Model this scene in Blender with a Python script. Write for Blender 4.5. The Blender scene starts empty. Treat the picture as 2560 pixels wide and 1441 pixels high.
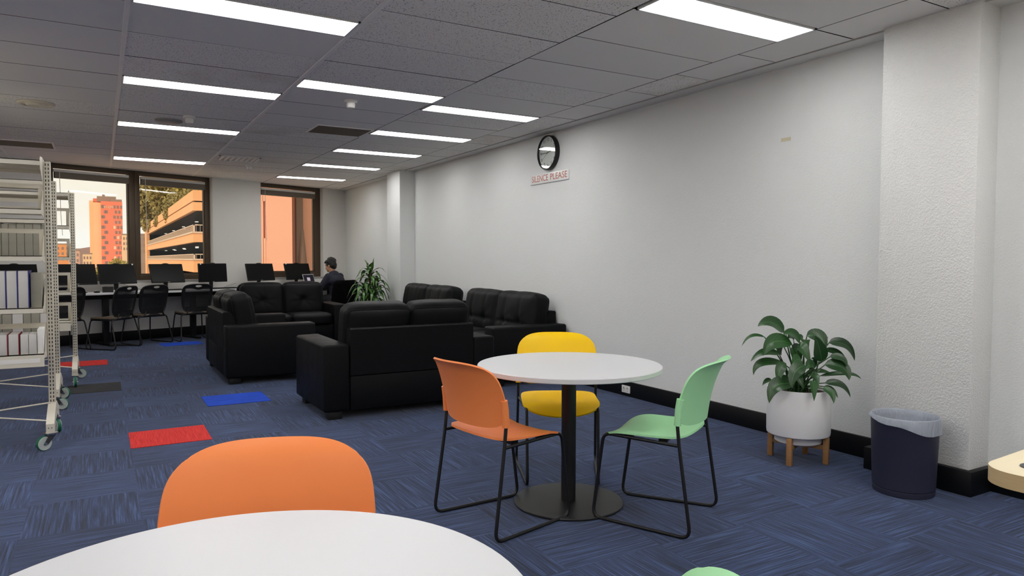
import bpy, bmesh, math, random
from mathutils import Vector, Matrix, noise
PI = math.pi
SC = bpy.context.scene
COL = SC.collection
random.seed(7)

def lin(c):
    c = c / 255.0
    return c / 12.92 if c <= 0.04045 else ((c + 0.055) / 1.055) ** 2.4
def rgb(r, g, b): return (lin(r), lin(g), lin(b), 1.0)

# ------------------------------------------------------------------ materials
class NT:
    def __init__(self, name):
        self.m = bpy.data.materials.new(name); self.m.use_nodes = True
        self.t = self.m.node_tree; self.t.nodes.clear()
        self.out = self.t.nodes.new('ShaderNodeOutputMaterial')
    def n(self, typ, **kw):
        nd = self.t.nodes.new(typ)
        for k, v in kw.items():
            if hasattr(nd, k) and not k.startswith('i_'): setattr(nd, k, v)
        return nd
    def l(self, a, b): self.t.links.new(a, b)
    def val(self, nd, key, v):
        if hasattr(v, 'is_linked') or isinstance(v, bpy.types.NodeSocket): self.l(v, nd.inputs[key])
        else: nd.inputs[key].default_value = v
    def math(self, op, a, b=None, c=None, clamp=False):
        nd = self.n('ShaderNodeMath'); nd.operation = op; nd.use_clamp = clamp
        for i, v in enumerate((a, b, c)):
            if v is not None: self.val(nd, i, v)
        return nd.outputs[0]
    def mix(self, f, a, b):
        nd = self.n('ShaderNodeMix'); nd.data_type = 'RGBA'
        self.val(nd, 0, f); self.val(nd, 6, a); self.val(nd, 7, b)
        return nd.outputs[2]
    def coords(self, scale=(1, 1, 1), kind='Object'):
        tc = self.n('ShaderNodeTexCoord'); mp = self.n('ShaderNodeMapping')
        mp.inputs['Scale'].default_value = scale
        self.l(tc.outputs[kind], mp.inputs[0]); return mp.outputs[0]
    def noise(self, vec, scale, detail=2.0, rough=0.5):
        nd = self.n('ShaderNodeTexNoise'); self.l(vec, nd.inputs['Vector'])
        nd.inputs['Scale'].default_value = scale; nd.inputs['Detail'].default_value = detail
        nd.inputs['Roughness'].default_value = rough
        return nd.outputs[0]
    def ramp(self, f, stops):
        nd = self.n('ShaderNodeValToRGB'); e = nd.color_ramp.elements
        while len(e) < len(stops): e.new(0.5)
        for i, (p, c) in enumerate(stops): e[i].position = p; e[i].color = c if len(c) == 4 else (*c, 1)
        self.l(f, nd.inputs[0]); return nd.outputs[0]
    def bump(self, h, strength, dist):
        nd = self.n('ShaderNodeBump'); nd.inputs['Strength'].default_value = strength
        nd.inputs['Distance'].default_value = dist; self.l(h, nd.inputs['Height']); return nd.outputs[0]
    def bsdf(self, color, rough=0.5, metal=0.0, spec=0.5, normal=None, **kw):
        b = self.n('ShaderNodeBsdfPrincipled')
        self.val(b, 'Base Color', color); self.val(b, 'Roughness', rough)
        b.inputs['Metallic'].default_value = metal; b.inputs['Specular IOR Level'].default_value = spec
        if normal is not None: self.l(normal, b.inputs['Normal'])
        for k, v in kw.items(): self.val(b, k.replace('_', ' '), v)
        self.l(b.outputs[0], self.out.inputs[0]); self.b = b; return self
def mat(name, color, rough=0.5, metal=0.0, spec=0.5, bump=None, var=0.0, vscale=6.0, **kw):
    """plain surface; every one gets a little procedural variation and, if asked, a noise bump (scale, strength, distance)"""
    t = NT(name); v = t.coords()
    col = color
    if var > 0:
        f = t.noise(v, vscale, 3.0)
        col = t.mix(f, tuple(c * (1 - var) for c in color[:3]) + (1,), tuple(min(1, c * (1 + var)) for c in color[:3]) + (1,))
    nrm = None
    if bump: nrm = t.bump(t.noise(v, bump[0], 3.0), bump[1], bump[2])
    t.bsdf(col, rough, metal, spec, nrm, **kw); return t.m

M = {}
def carpet():
    t = NT('carpet_loop_pile'); v = t.coords()
    sx = t.n('ShaderNodeSeparateXYZ'); t.l(v, sx.inputs[0]); X, Y = sx.outputs[0], sx.outputs[1]
    cx = t.math('FLOOR', t.math('DIVIDE', t.math('SUBTRACT', X, 0.154), 0.5))
    cy = t.math('FLOOR', t.math('DIVIDE', t.math('SUBTRACT', Y, 0.38), 0.5))
    par = t.math('ABSOLUTE', t.math('MODULO', t.math('ADD', cx, cy), 2.0))
    wn = t.n('ShaderNodeTexWhiteNoise'); wn.noise_dimensions = '2D'
    cb = t.n('ShaderNodeCombineXYZ'); t.l(cx, cb.inputs[0]); t.l(cy, cb.inputs[1]); t.l(cb.outputs[0], wn.inputs['Vector'])
    def streak(a, b):
        m = t.n('ShaderNodeMapping'); m.inputs['Scale'].default_value = (a, b, 1); t.l(v, m.inputs[0])
        off = t.n('ShaderNodeVectorMath'); off.operation = 'ADD'; t.l(m.outputs[0], off.inputs[0])
        sc = t.n('ShaderNodeVectorMath'); sc.operation = 'SCALE'; t.l(cb.outputs[0], sc.inputs[0]); sc.inputs['Scale'].default_value = 7.3
        t.l(sc.outputs[0], off.inputs[1])
        n1 = t.noise(off.outputs[0], 1.0, 4.0, 0.62)
        return n1
    s = t.n('ShaderNodeMix'); s.data_type = 'FLOAT'
    t.l(par, s.inputs[0]); t.l(streak(100, 2.6), s.inputs[2]); t.l(streak(2.6, 100), s.inputs[3])
    st = s.outputs[0]
    big = t.noise(v, 2.2, 3.0)
    f = t.math('ADD', t.math('MULTIPLY', t.math('SUBTRACT', st, 0.5), 2.7), t.math('ADD', 0.42, t.math('MULTIPLY', t.math('SUBTRACT', wn.outputs['Value'], 0.5), 0.12)), clamp=True)
    f = t.math('ADD', f, t.math('MULTIPLY', t.math('SUBTRACT', big, 0.5), 0.3), clamp=True)
    col = t.ramp(f, [(0.0, rgb(13, 24, 48)), (0.45, rgb(37, 55, 92)), (1.0, rgb(70, 94, 138))])
    fine = t.noise(v, 420, 2.0)
    nb = t.bump(t.math('ADD', fine, st), 0.5, 0.004)
    t.bsdf(col, 0.92, 0, 0.25, nb, Sheen_Weight=0.12, Sheen_Roughness=0.5); return t.m
def carpet_tile_mat(name, dark, light, along_x=True):
    t = NT(name); v = t.coords((5, 70, 1) if along_x else (190, 5, 1))
    n1 = t.noise(v, 1.0, 4.0, 0.6)
    col = t.ramp(n1, [(0.3, dark), (0.62, light)])
    t.bsdf(col, 0.92, 0, 0.2, t.bump(t.noise(t.coords(), 420, 2), 0.5, 0.003)); return t.m
def ceiling_tile():
    t = NT('mineral_fibre_tile'); v = t.coords()
    g = t.n('ShaderNodeNewGeometry'); r = g.outputs['Random Per Island']
    sp = t.noise(v, 95, 2.5, 0.6); sp2 = t.noise(v, 28, 3)
    hole = t.math('GREATER_THAN', t.math('ADD', sp, t.math('MULTIPLY', sp2, 0.12)), 0.685)
    on = t.math('GREATER_THAN', r, 0.42)
    hole = t.math('MULTIPLY', hole, on)
    base = t.mix(r, rgb(236, 233, 229), rgb(247, 243, 238))
    st = t.noise(v, 1.3, 3.0)
    stain = t.math('MULTIPLY', t.math('GREATER_THAN', r, 0.8), t.math('SUBTRACT', st, 0.45, clamp=True))
    base = t.mix(t.math('MULTIPLY', stain, 2.2, clamp=True), base, rgb(206, 196, 182))
    col = t.mix(t.math('MULTIPLY', hole, 0.72), base, rgb(84, 82, 80))
    t.bsdf(col, 0.95, 0, 0.1, t.bump(sp, 0.25, 0.002)); return t.m
def wall_paint(name, c, strength, scale=70):
    t = NT(name); v = t.coords()
    h = t.noise(v, scale, 3.0, 0.55); h2 = t.noise(v, 7, 2.0)
    hh = t.math('ADD', t.math('POWER', h, 1.6), t.math('MULTIPLY', h2, 0.15))
    big = t.noise(v, 0.9, 3.0)
    col = t.mix(big, tuple(x * 0.97 for x in c[:3]) + (1,), c)
    t.bsdf(col, 0.62, 0, 0.35, t.bump(hh, strength, 0.006)); return t.m
def glass_mat():
    t = NT('window_glass')
    tr = t.n('ShaderNodeBsdfTransparent'); tr.inputs[0].default_value = (0.97, 0.98, 0.97, 1)
    gl = t.n('ShaderNodeBsdfGlossy'); gl.inputs['Roughness'].default_value = 0.02
    lw = t.n('ShaderNodeLayerWeight'); lw.inputs[0].default_value = 0.5
    fr = t.math('ADD', 0.035, t.math('MULTIPLY', t.math('POWER', lw.outputs['Facing'], 5.0), 0.9), clamp=True)
    mx = t.n('ShaderNodeMixShader'); t.l(fr, mx.inputs[0]); t.l(tr.outputs[0], mx.inputs[1]); t.l(gl.outputs[0], mx.inputs[2])
    t.l(mx.outputs[0], t.out.inputs[0]); return t.m
def emit_mat(name, color, strength):
    t = NT(name); e = t.n('ShaderNodeEmission'); e.inputs[0].default_value = color; e.inputs[1].default_value = strength
    t.l(e.outputs[0], t.out.inputs[0]); return t.m
def slotted_steel():
    t = NT('slotted_cream_steel'); v = t.coords()
    sx = t.n('ShaderNodeSeparateXYZ'); t.l(v, sx.inputs[0])
    fz = t.math('FRACT', t.math('DIVIDE', sx.outputs[2], 0.0275))
    inz = t.math('LESS_THAN', fz, 0.58)
    ax = t.math('ABSOLUTE', t.math('SUBTRACT', t.math('ABSOLUTE', sx.outputs[0]), 0.0085))
    inx = t.math('LESS_THAN', ax, 0.0032)
    hi = t.math('GREATER_THAN', sx.outputs[2], 0.22)
    f = t.math('MULTIPLY', t.math('MULTIPLY', inz, inx), hi)
    col = t.mix(f, rgb(214, 209, 194), rgb(52, 46, 38))
    t.bsdf(col, 0.42, 0, 0.5); return t.m
def mesh_plastic():
    """black perforated chair back: diamond holes and a hand hole, cut by transparency in the shell's own x/z"""
    t = NT('perforated_black_plastic'); v = t.coords()
    sx = t.n('ShaderNodeSeparateXYZ'); t.l(v, sx.inputs[0]); X, Z = sx.outputs[0], sx.outputs[2]
    p = 0.0165
    def cell(ox, oz):
        a = t.math('ABSOLUTE', t.math('SUBTRACT', t.math('FRACT', t.math('ADD', t.math('DIVIDE', X, p), ox)), 0.5))
        b = t.math('ABSOLUTE', t.math('SUBTRACT', t.math('FRACT', t.math('ADD', t.math('DIVIDE', Z, p), oz)), 0.5))
        return t.math('LESS_THAN', t.math('ADD', a, b), 0.30)
    holes = t.math('MAXIMUM', cell(0, 0), cell(0.5, 0.5))
    inx = t.math('LESS_THAN', t.math('ABSOLUTE', X), 0.185)
    inz = t.math('MULTIPLY', t.math('GREATER_THAN', Z, 0.54), t.math('LESS_THAN', Z, 0.825))
    dx = t.math('DIVIDE', X, 0.05); dz = t.math('DIVIDE', t.math('SUBTRACT', Z, 0.858), 0.017)
    hand = t.math('LESS_THAN', t.math('ADD', t.math('MULTIPLY', dx, dx), t.math('MULTIPLY', dz, dz)), 1.0)
    dx2 = t.math('DIVIDE', X, 0.085); dz2 = t.math('DIVIDE', t.math('SUBTRACT', Z, 0.855), 0.055)
    rim = t.math('GREATER_THAN', t.math('ADD', t.math('MULTIPLY', dx2, dx2), t.math('MULTIPLY', dz2, dz2)), 1.0)
    f = t.math('MULTIPLY', t.math('MULTIPLY', t.math('MULTIPLY', holes, inx), inz), rim)
    f = t.math('MAXIMUM', f, hand)
    b = t.n('ShaderNodeBsdfPrincipled'); b.inputs['Base Color'].default_value = rgb(20, 20, 21); b.inputs['Roughness'].default_value = 0.45
    tr = t.n('ShaderNodeBsdfTransparent'); mx = t.n('ShaderNodeMixShader')
    t.l(f, mx.inputs[0]); t.l(b.outputs[0], mx.inputs[1]); t.l(tr.outputs[0], mx.inputs[2]); t.l(mx.outputs[0], t.out.inputs[0])
    return t.m
def leaf_mat(name, dark, light, vein, stripe=False):
    t = NT(name); uv = t.n('ShaderNodeUVMap'); sx = t.n('ShaderNodeSeparateXYZ'); t.l(uv.outputs[0], sx.inputs[0])
    U, V = sx.outputs[0], sx.outputs[1]
    c = t.math('ABSOLUTE', t.math('SUBTRACT', U, 0.5))
    g = t.n('ShaderNodeNewGeometry')
    base = t.mix(g.outputs['Random Per Island'], dark, light)
    if stripe:
        f = t.math('LESS_THAN', c, t.math('ADD', 0.16, t.math('MULTIPLY', t.noise(t.coords((1, 1, 1)), 25), 0.1)))
        base = t.mix(t.math('MULTIPLY', f, 0.75), base, vein)
    else:
        w = t.math('FRACT', t.math('ADD', t.math('MULTIPLY', V, 9.0), t.math('MULTIPLY', c, 5.0)))
        side = t.math('MULTIPLY', t.math('GREATER_THAN', w, 0.86), 0.25)
        mid = t.math('LESS_THAN', c, 0.025)
        base = t.mix(t.math('MAXIMUM', side, t.math('MULTIPLY', mid, 0.6)), base, vein)
    t.bsdf(base, 0.32, 0, 0.5, t.bump(t.noise(t.coords(), 60), 0.15, 0.002)); return t.m
def wood(name, a, b, scale=(3, 40, 40)):
    t = NT(name); v = t.coords(scale); n1 = t.noise(v, 1.0, 4.0, 0.6)
    t.bsdf(t.mix(n1, a, b), 0.5, 0, 0.4, t.bump(n1, 0.1, 0.002)); return t.m
def leather():
    t = NT('black_leather'); v = t.coords()
    n1 = t.n('ShaderNodeTexVoronoi'); t.l(v, n1.inputs['Vector']); n1.inputs['Scale'].default_value = 260
    n2 = t.noise(v, 9, 4)
    col = t.mix(n2, rgb(7, 8, 10), rgb(13, 14, 17))
    h = t.math('ADD', t.math('MULTIPLY', n1.outputs[0], 0.4), t.math('MULTIPLY', n2, 1.5))
    t.bsdf(col, t.math('ADD', 0.46, t.math('MULTIPLY', n2, 0.2)), 0, 0.15, t.bump(h, 0.25, 0.004)); return t.m
def build_materials():
    M['carpet'] = carpet()
    M['tile_red'] = carpet_tile_mat('red_carpet', rgb(172, 34, 34), rgb(214, 62, 58), False)
    M['tile_blue'] = carpet_tile_mat('blue_carpet', rgb(22, 50, 140), rgb(40, 84, 205), True)
    M['tile_dark'] = carpet_tile_mat('charcoal_carpet', rgb(34, 34, 36), rgb(62, 62, 64), True)
    M['ceil'] = ceiling_tile()
    M['ceil_back'] = mat('dark_ceiling_void', rgb(40, 39, 38), 0.9)
    M['tbar'] = mat('painted_tee_bar', rgb(246, 243, 239), 0.5, var=0.05)
    M['wall'] = wall_paint('white_stippled_paint', rgb(226, 228, 228), 0.38, 105)
    M['wall_smooth'] = wall_paint('white_smooth_paint', rgb(222, 220, 216), 0.07)
    M['wall_rough'] = wall_paint('white_coarse_stipple_paint', rgb(226, 227, 226), 0.8, 95)
    t = NT('scuffed_black_skirting'); v = t.coords()
    sp = t.math('GREATER_THAN', t.noise(v, 38, 3, 0.7), 0.74)
    t.bsdf(t.mix(t.math('MULTIPLY', sp, 0.6), rgb(10, 11, 15), rgb(150, 150, 150)), 0.45, 0, 0.3); M['skirt'] = t.m
    M['frame'] = mat('bronze_window_frame', rgb(82, 69, 55), 0.45, 0.3, var=0.1)
    M['glass'] = glass_mat()
    t = NT('added_blind_cloth'); a = t.n('ShaderNodeBsdfTranslucent'); a.inputs[0].default_value = rgb(250, 248, 244); d = t.n('ShaderNodeBsdfDiffuse'); d.inputs[0].default_value = rgb(230, 228, 222)
    mx = t.n('ShaderNodeMixShader'); mx.inputs[0].default_value = 0.15; t.l(a.outputs[0], mx.inputs[1]); t.l(d.outputs[0], mx.inputs[2]); t.l(mx.outputs[0], t.out.inputs[0]); M['fill_cloth'] = t.m  # cloth of the added blinds, passes sunlight in as fill
    M['light'] = emit_mat('lit_diffuser', (1.0, 0.985, 0.96, 1), LIGHT_STRENGTH)
    M['white_metal'] = mat('white_powder_coat', rgb(222, 222, 220), 0.4, var=0.03)
    M['white_plastic'] = mat('white_plastic', rgb(225, 224, 220), 0.4, var=0.02)
    M['cream_plastic'] = mat('cream_plastic', rgb(212, 206, 188), 0.45, var=0.03)
    M['grey_plastic'] = mat('grey_plastic', rgb(150, 149, 147), 0.5, var=0.03)
    M['slat'] = mat('taupe_slats', rgb(112, 104, 92), 0.6, var=0.05)
    M['vent_dark'] = mat('brown_vent_panel', rgb(92, 82, 66), 0.7, var=0.12)
    M['black_hole'] = mat('black_void', rgb(8, 8, 8), 0.8)
    M['white_top'] = mat('white_laminate', rgb(212, 213, 216), 0.38, var=0.012, vscale=3)
    M['black_steel'] = mat('black_powder_coat', rgb(22, 22, 24), 0.42, 0.1, bump=(300, 0.08, 0.001))
    M['orange'] = mat('orange_plastic', rgb(246, 142, 80), 0.45, spec=0.3, bump=(420, 0.12, 0.001), var=0.02)
    M['yellow'] = mat('yellow_plastic', rgb(252, 206, 6), 0.45, spec=0.3, bump=(420, 0.12, 0.001), var=0.02)
    M['green'] = mat('mint_plastic', rgb(168, 228, 174), 0.45, spec=0.3, bump=(420, 0.12, 0.001), var=0.02)
    M['leather'] = leather()
    M['foot'] = mat('black_foot', rgb(12, 12, 12), 0.5)
    M['mesh'] = mesh_plastic()
    M['black_plastic'] = mat('black_plastic', rgb(18, 18, 19), 0.4, var=0.05)
    M['seat_pad'] = mat('taupe_seat_fabric', rgb(112, 98, 82), 0.75, var=0.1, bump=(200, 0.2, 0.002))
    M['screen'] = mat('dark_screen', rgb(6, 6, 7), 0.3, spec=0.2, var=0.02)
    M['bezel'] = mat('black_bezel', rgb(9, 9, 10), 0.45, spec=0.3)
    M['silver'] = mat('silver_aluminium', rgb(205, 207, 210), 0.35, 0.6)
    M['cream_steel'] = mat('cream_steel', rgb(216, 211, 196), 0.42, var=0.03)
    M['slotted'] = slotted_steel()
    M['chrome'] = mat('chromed_steel', rgb(200, 200, 202), 0.22, 1.0)
    M['wheel'] = mat('pale_grey_wheel', rgb(186, 196, 192), 0.45, var=0.04)
    M['wheel_green'] = mat('green_tyre', rgb(14, 98, 72), 0.5)
    M['fork'] = mat('dark_grey_fork', rgb(70, 74, 78), 0.4, 0.4)
    M['book_grey'] = mat('pale_grey_binding', rgb(200, 198, 194), 0.7, var=0.08, vscale=9)
    M['book_blue'] = mat('navy_binding_edge', rgb(34, 38, 112), 0.6)
    M['book_red'] = mat('maroon_binding_edge', rgb(116, 22, 34), 0.6)
    M['book_olive'] = mat('grey_olive_binding', rgb(146, 143, 130), 0.75, var=0.14, vscale=14)
    M['paper'] = mat('white_paper', rgb(232, 231, 226), 0.8)
    M['pot'] = mat('white_glazed_pot', rgb(226, 226, 228), 0.3, var=0.015)
    M['soil'] = mat('dark_soil', rgb(52, 38, 26), 0.95, bump=(60, 0.8, 0.02), var=0.4, vscale=40)
    M['stand'] = wood('oak_stand', rgb(142, 102, 64), rgb(174, 132, 88))
    M['leaf'] = leaf_mat('glossy_green_leaf', rgb(15, 46, 18), rgb(34, 80, 30), rgb(84, 128, 74))
    M['stem'] = mat('dark_green_stem', rgb(34, 74, 30), 0.5, var=0.15)
    M['leaf2'] = leaf_mat('striped_green_leaf', rgb(26, 66, 20), rgb(44, 92, 32), rgb(96, 136, 58), True)
    M['cane'] = mat('brown_cane', rgb(110, 92, 66), 0.8, var=0.2, vscale=30)
    M['bin'] = mat('navy_plastic_bin', rgb(36, 38, 58), 0.5, var=0.05)
    t = NT('translucent_bin_liner'); v = t.coords((6, 6, 1.2)); h = t.noise(v, 5, 4, 0.6)
    b = t.n('ShaderNodeBsdfPrincipled'); b.inputs['Base Color'].default_value = rgb(190, 198, 212); b.inputs['Roughness'].default_value = 0.28
    t.l(t.bump(h, 0.9, 0.03), b.inputs['Normal'])
    tr = t.n('ShaderNodeBsdfTransparent'); mx = t.n('ShaderNodeMixShader'); mx.inputs[0].default_value = 0.62
    t.l(tr.outputs[0], mx.inputs[1]); t.l(b.outputs[0], mx.inputs[2]); t.l(mx.outputs[0], t.out.inputs[0]); M['liner'] = t.m
    M['birch'] = wood('birch_top', rgb(226, 212, 178), rgb(234, 221, 190), (4, 60, 60))
    M['birch_edge'] = wood('birch_edge', rgb(176, 152, 112), rgb(202, 178, 136), (8, 8, 160))
    M['clock_face'] = mat('white_clock_face', rgb(226, 228, 228), 0.6)
    M['ink'] = mat('dark_ink', rgb(44, 46, 50), 0.6)
    M['red_ink'] = mat('red_sign_lettering', rgb(192, 112, 94), 0.6)
    M['sign'] = mat('clear_white_sign', rgb(232, 232, 231), 0.25)
    M['sign_edge'] = mat('grey_sign_edge', rgb(150, 156, 162), 0.3)
    M['tape'] = mat('beige_tape', rgb(206, 200, 172), 0.6)
    M['skin'] = mat('warm_skin', rgb(196, 146, 116), 0.5, var=0.05, Subsurface_Weight=0.08)
    M['hair'] = mat('black_hair', rgb(18, 15, 14), 0.5, bump=(90, 0.8, 0.01))
    M['navy_knit'] = mat('navy_sweater', rgb(34, 36, 50), 0.9, bump=(40, 0.3, 0.01), var=0.1)
    M['trouser'] = mat('charcoal_trousers', rgb(28, 28, 32), 0.85, var=0.1)
    M['jacket'] = mat('black_jacket_cloth', rgb(4, 4, 5), 0.95, spec=0.1, bump=(14, 0.6, 0.03))
    M['lap_screen'] = emit_mat('lit_laptop_screen', rgb(38, 36, 44), 0.8)
    M['lap_page'] = emit_mat('lit_page', rgb(190, 180, 188), 0.8)
    # outdoors
    M['tower_red'] = mat('red_orange_cladding', rgb(230, 130, 104), 0.8, var=0.05, vscale=0.1)
    M['tower_reflection'] = mat('cladding_with_reflected_yellow', rgb(238, 188, 146), 0.8, var=0.12, vscale=0.12)  # yellow reflected light put into the left cladding's base colour
    M['tower_grey'] = mat('grey_plant_room', rgb(150, 132, 120), 0.8)
    M['win_dark'] = mat('dark_window', rgb(142, 118, 112), 0.3)
    M['win_pale'] = mat('pale_window', rgb(238, 206, 176), 0.4)
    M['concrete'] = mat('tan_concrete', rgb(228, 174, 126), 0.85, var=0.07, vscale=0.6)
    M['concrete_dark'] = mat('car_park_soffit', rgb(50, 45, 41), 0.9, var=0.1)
    M['rail'] = mat('pale_railing', rgb(206, 186, 166), 0.5)
    M['park_lamp'] = emit_mat('car_park_lamp', (1.0, 0.9, 0.75, 1), 1.1)
    M['pink'] = mat('salmon_render', rgb(232, 176, 150), 0.85, var=0.04, vscale=1.5)
    M['pink2'] = mat('dusky_salmon_render', rgb(204, 148, 122), 0.85, var=0.05)
    M['brown_panel'] = mat('brown_cladding', rgb(104, 82, 66), 0.7, var=0.08)
    M['hill'] = mat('hazy_hill', rgb(150, 128, 124), 0.95, var=0.1, vscale=0.02)
    M['far_a'] = mat('tan_brick', rgb(216, 150, 96), 0.9, var=0.1, vscale=0.3)
    M['far_b'] = mat('pink_grey_render', rgb(206, 168, 150), 0.9, var=0.1, vscale=0.3)
    M['far_c'] = mat('cream_render', rgb(226, 196, 160), 0.9, var=0.1, vscale=0.3)
    M['tree'] = mat('olive_foliage', rgb(146, 138, 88), 0.85, var=0.35, vscale=0.8)
    M['tree2'] = mat('green_foliage', rgb(168, 160, 86), 0.85, var=0.35, vscale=0.8)
    M['bark'] = mat('tree_bark', rgb(92, 74, 56), 0.9, var=0.2)
    M['ground'] = mat('street_ground', rgb(205, 186, 160), 0.95, var=0.1, vscale=0.2)
LIGHT_STRENGTH = 13.2

# ------------------------------------------------------------------ mesh helpers
def add_box(bm, x0, x1, y0, y1, z0, z1, bev=0.0, seg=2, mi=0, mtx=None):
    vs = [bm.verts.new((x, y, z)) for z in (z0, z1) for y in (y0, y1) for x in (x0, x1)]
    fs = [bm.faces.new([vs[i] for i in q]) for q in ((0, 2, 3, 1), (4, 5, 7, 6), (0, 1, 5, 4), (2, 6, 7, 3), (0, 4, 6, 2), (1, 3, 7, 5))]
    for f in fs: f.material_index = mi
    nv = vs
    if bev > 0:
        es = list({e for f in fs for e in f.edges})
        r = bmesh.ops.bevel(bm, geom=es, offset=bev, segments=seg, profile=0.5, affect='EDGES', clamp_overlap=True)
        nv = list({v for v in r['verts']} | {v for v in vs if v.is_valid})
        for f in r['faces']: f.material_index = mi
    if mtx is not None: bmesh.ops.transform(bm, matrix=mtx, verts=[v for v in nv if v.is_valid])
    return nv
def fillet(pts, r, n=5, closed=False):
    pts = [Vector(p) for p in pts]; out = []
    N = len(pts)
    for i, p in enumerate(pts):
        if not closed and i in (0, N - 1): out.append(p); continue
        a, b = pts[i - 1], pts[(i + 1) % N]
        da, db = (a - p), (b - p); la, lb = da.length, db.length
        da.normalize(); db.normalize()
        ang = da.angle(db)
        if ang > PI - 0.02: out.append(p); continue
        d = min(r / math.tan(ang / 2), la * 0.49, lb * 0.49)
        A, B = p + da * d, p + db * d
        for k in range(n + 1):
            t = k / n; out.append(A * (1 - t) ** 2 + p * 2 * t * (1 - t) + B * t * t)
    return out
def add_tube(bm, pts, r, seg=8, closed=False, fil=0.0, mi=0, radii=None):
    pts = fillet(pts, fil, closed=closed) if fil > 0 else [Vector(p) for p in pts]
    n = len(pts); rings = []
    up = None
    for i, p in enumerate(pts):
        a = pts[i - 1] if (i > 0 or closed) else p
        b = pts[(i + 1) % n] if (i < n - 1 or closed) else p
        t = (b - a)
        if t.length < 1e-9: t = Vector((0, 0, 1))
        t.normalize()
        if up is None:
            up = Vector((0, 0, 1)) if abs(t.z) < 0.9 else Vector((1, 0, 0))
        s = t.cross(up)
        if s.length < 1e-6: s = t.orthogonal()
        s.normalize(); up = s.cross(t).normalized()
        rr = radii[min(i, len(radii) - 1)] if radii else r
        rings.append([bm.verts.new(p + (s * math.cos(2 * PI * k / seg) + up * math.sin(2 * PI * k / seg)) * rr) for k in range(seg)])
    m = n if closed else n - 1
    for i in range(m):
        A, B = rings[i], rings[(i + 1) % n]
        for k in range(seg):
            f = bm.faces.new((A[k], A[(k + 1) % seg], B[(k + 1) % seg], B[k])); f.material_index = mi
    if not closed:
        bm.faces.new(rings[0][::-1]).material_index = mi; bm.faces.new(rings[-1]).material_index = mi
def add_lathe(bm, prof, n=32, c=(0, 0), mi=0, cap=True):
    rings = []
    for r, z in prof:
        if r < 1e-6: rings.append([bm.verts.new((c[0], c[1], z))])
        else: rings.append([bm.verts.new((c[0] + r * math.cos(2 * PI * k / n), c[1] + r * math.sin(2 * PI * k / n), z)) for k in range(n)])
    for A, B in zip(rings, rings[1:]):
        if len(A) == 1 and len(B) == 1: continue
        for k in range(n):
            k2 = (k + 1) % n
            if len(A) == 1: f = bm.faces.new((A[0], B[k2], B[k]))
            elif len(B) == 1: f = bm.faces.new((A[k], A[k2], B[0]))
            else: f = bm.faces.new((A[k], A[k2], B[k2], B[k]))
            f.material_index = mi
    if cap:
        if len(rings[0]) > 1: bm.faces.new(rings[0][::-1]).material_index = mi
        if len(rings[-1]) > 1: bm.faces.new(rings[-1]).material_index = mi
def add_prism(bm, poly, h0, h1, axis='z', mi=0):
    """extrude polygon; axis z: poly in xy, axis x: poly in yz, axis y: poly in xz"""
    def P(a, b, h): return {'z': (a, b, h), 'x': (h, a, b), 'y': (a, h, b)}[axis]
    A = [bm.verts.new(P(a, b, h0)) for a, b in poly]; B = [bm.verts.new(P(a, b, h1)) for a, b in poly]
    fs = [bm.faces.new(A[::-1]), bm.faces.new(B)]
    n = len(poly)
    for i in range(n): fs.append(bm.faces.new((A[i], A[(i + 1) % n], B[(i + 1) % n], B[i])))
    for f in fs: f.material_index = mi
    return A + B
def add_shell(bm, fn, nu, nv, th, mi=0):
    """sheet fn(u,v)->Vector for u,v in [0,1], thickened by th along its normal"""
    P = [[fn(i / nu, j / nv) for j in range(nv + 1)] for i in range(nu + 1)]
    def nrm(i, j):
        a = P[min(i + 1, nu)][j] - P[max(i - 1, 0)][j]; b = P[i][min(j + 1, nv)] - P[i][max(j - 1, 0)]
        c = a.cross(b)
        return c.normalized() if c.length > 1e-12 else Vector((0, 0, 0))
    A = [[bm.verts.new(P[i][j] + nrm(i, j) * th / 2) for j in range(nv + 1)] for i in range(nu + 1)]
    B = [[bm.verts.new(P[i][j] - nrm(i, j) * th / 2) for j in range(nv + 1)] for i in range(nu + 1)]
    def q(*v):
        try: f = bm.faces.new(v); f.material_index = mi
        except ValueError: pass
    for i in range(nu):
        for j in range(nv):
            q(A[i][j], A[i + 1][j], A[i + 1][j + 1], A[i][j + 1]); q(B[i][j], B[i][j + 1], B[i + 1][j + 1], B[i + 1][j])
    for i in range(nu):
        q(A[i][0], B[i][0], B[i + 1][0], A[i + 1][0]); q(A[i][nv], A[i + 1][nv], B[i + 1][nv], B[i][nv])
    for j in range(nv):
        q(A[0][j], A[0][j + 1], B[0][j + 1], B[0][j]); q(A[nu][j], B[nu][j], B[nu][j + 1], A[nu][j + 1])
def sq(s, t, n=4.0):
    """square [-1,1]^2 -> superellipse"""
    m = max(abs(s), abs(t))
    if m < 1e-9: return 0.0, 0.0
    k = m / (abs(s) ** n + abs(t) ** n) ** (1 / n)
    return s * k, t * k
def add_ellipsoid(bm, c, r, nu=16, nv=10, mi=0, mtx=None):
    g = bmesh.ops.create_uvsphere(bm, u_segments=nu, v_segments=nv, radius=1.0)
    mm = Matrix.Translation(c) @ (mtx.to_4x4() if mtx else Matrix()) @ Matrix.Diagonal((*r, 1))
    bmesh.ops.transform(bm, matrix=mm, verts=g['verts'])
    for v in g['verts']:
        for f in v.link_faces: f.material_index = mi
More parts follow.
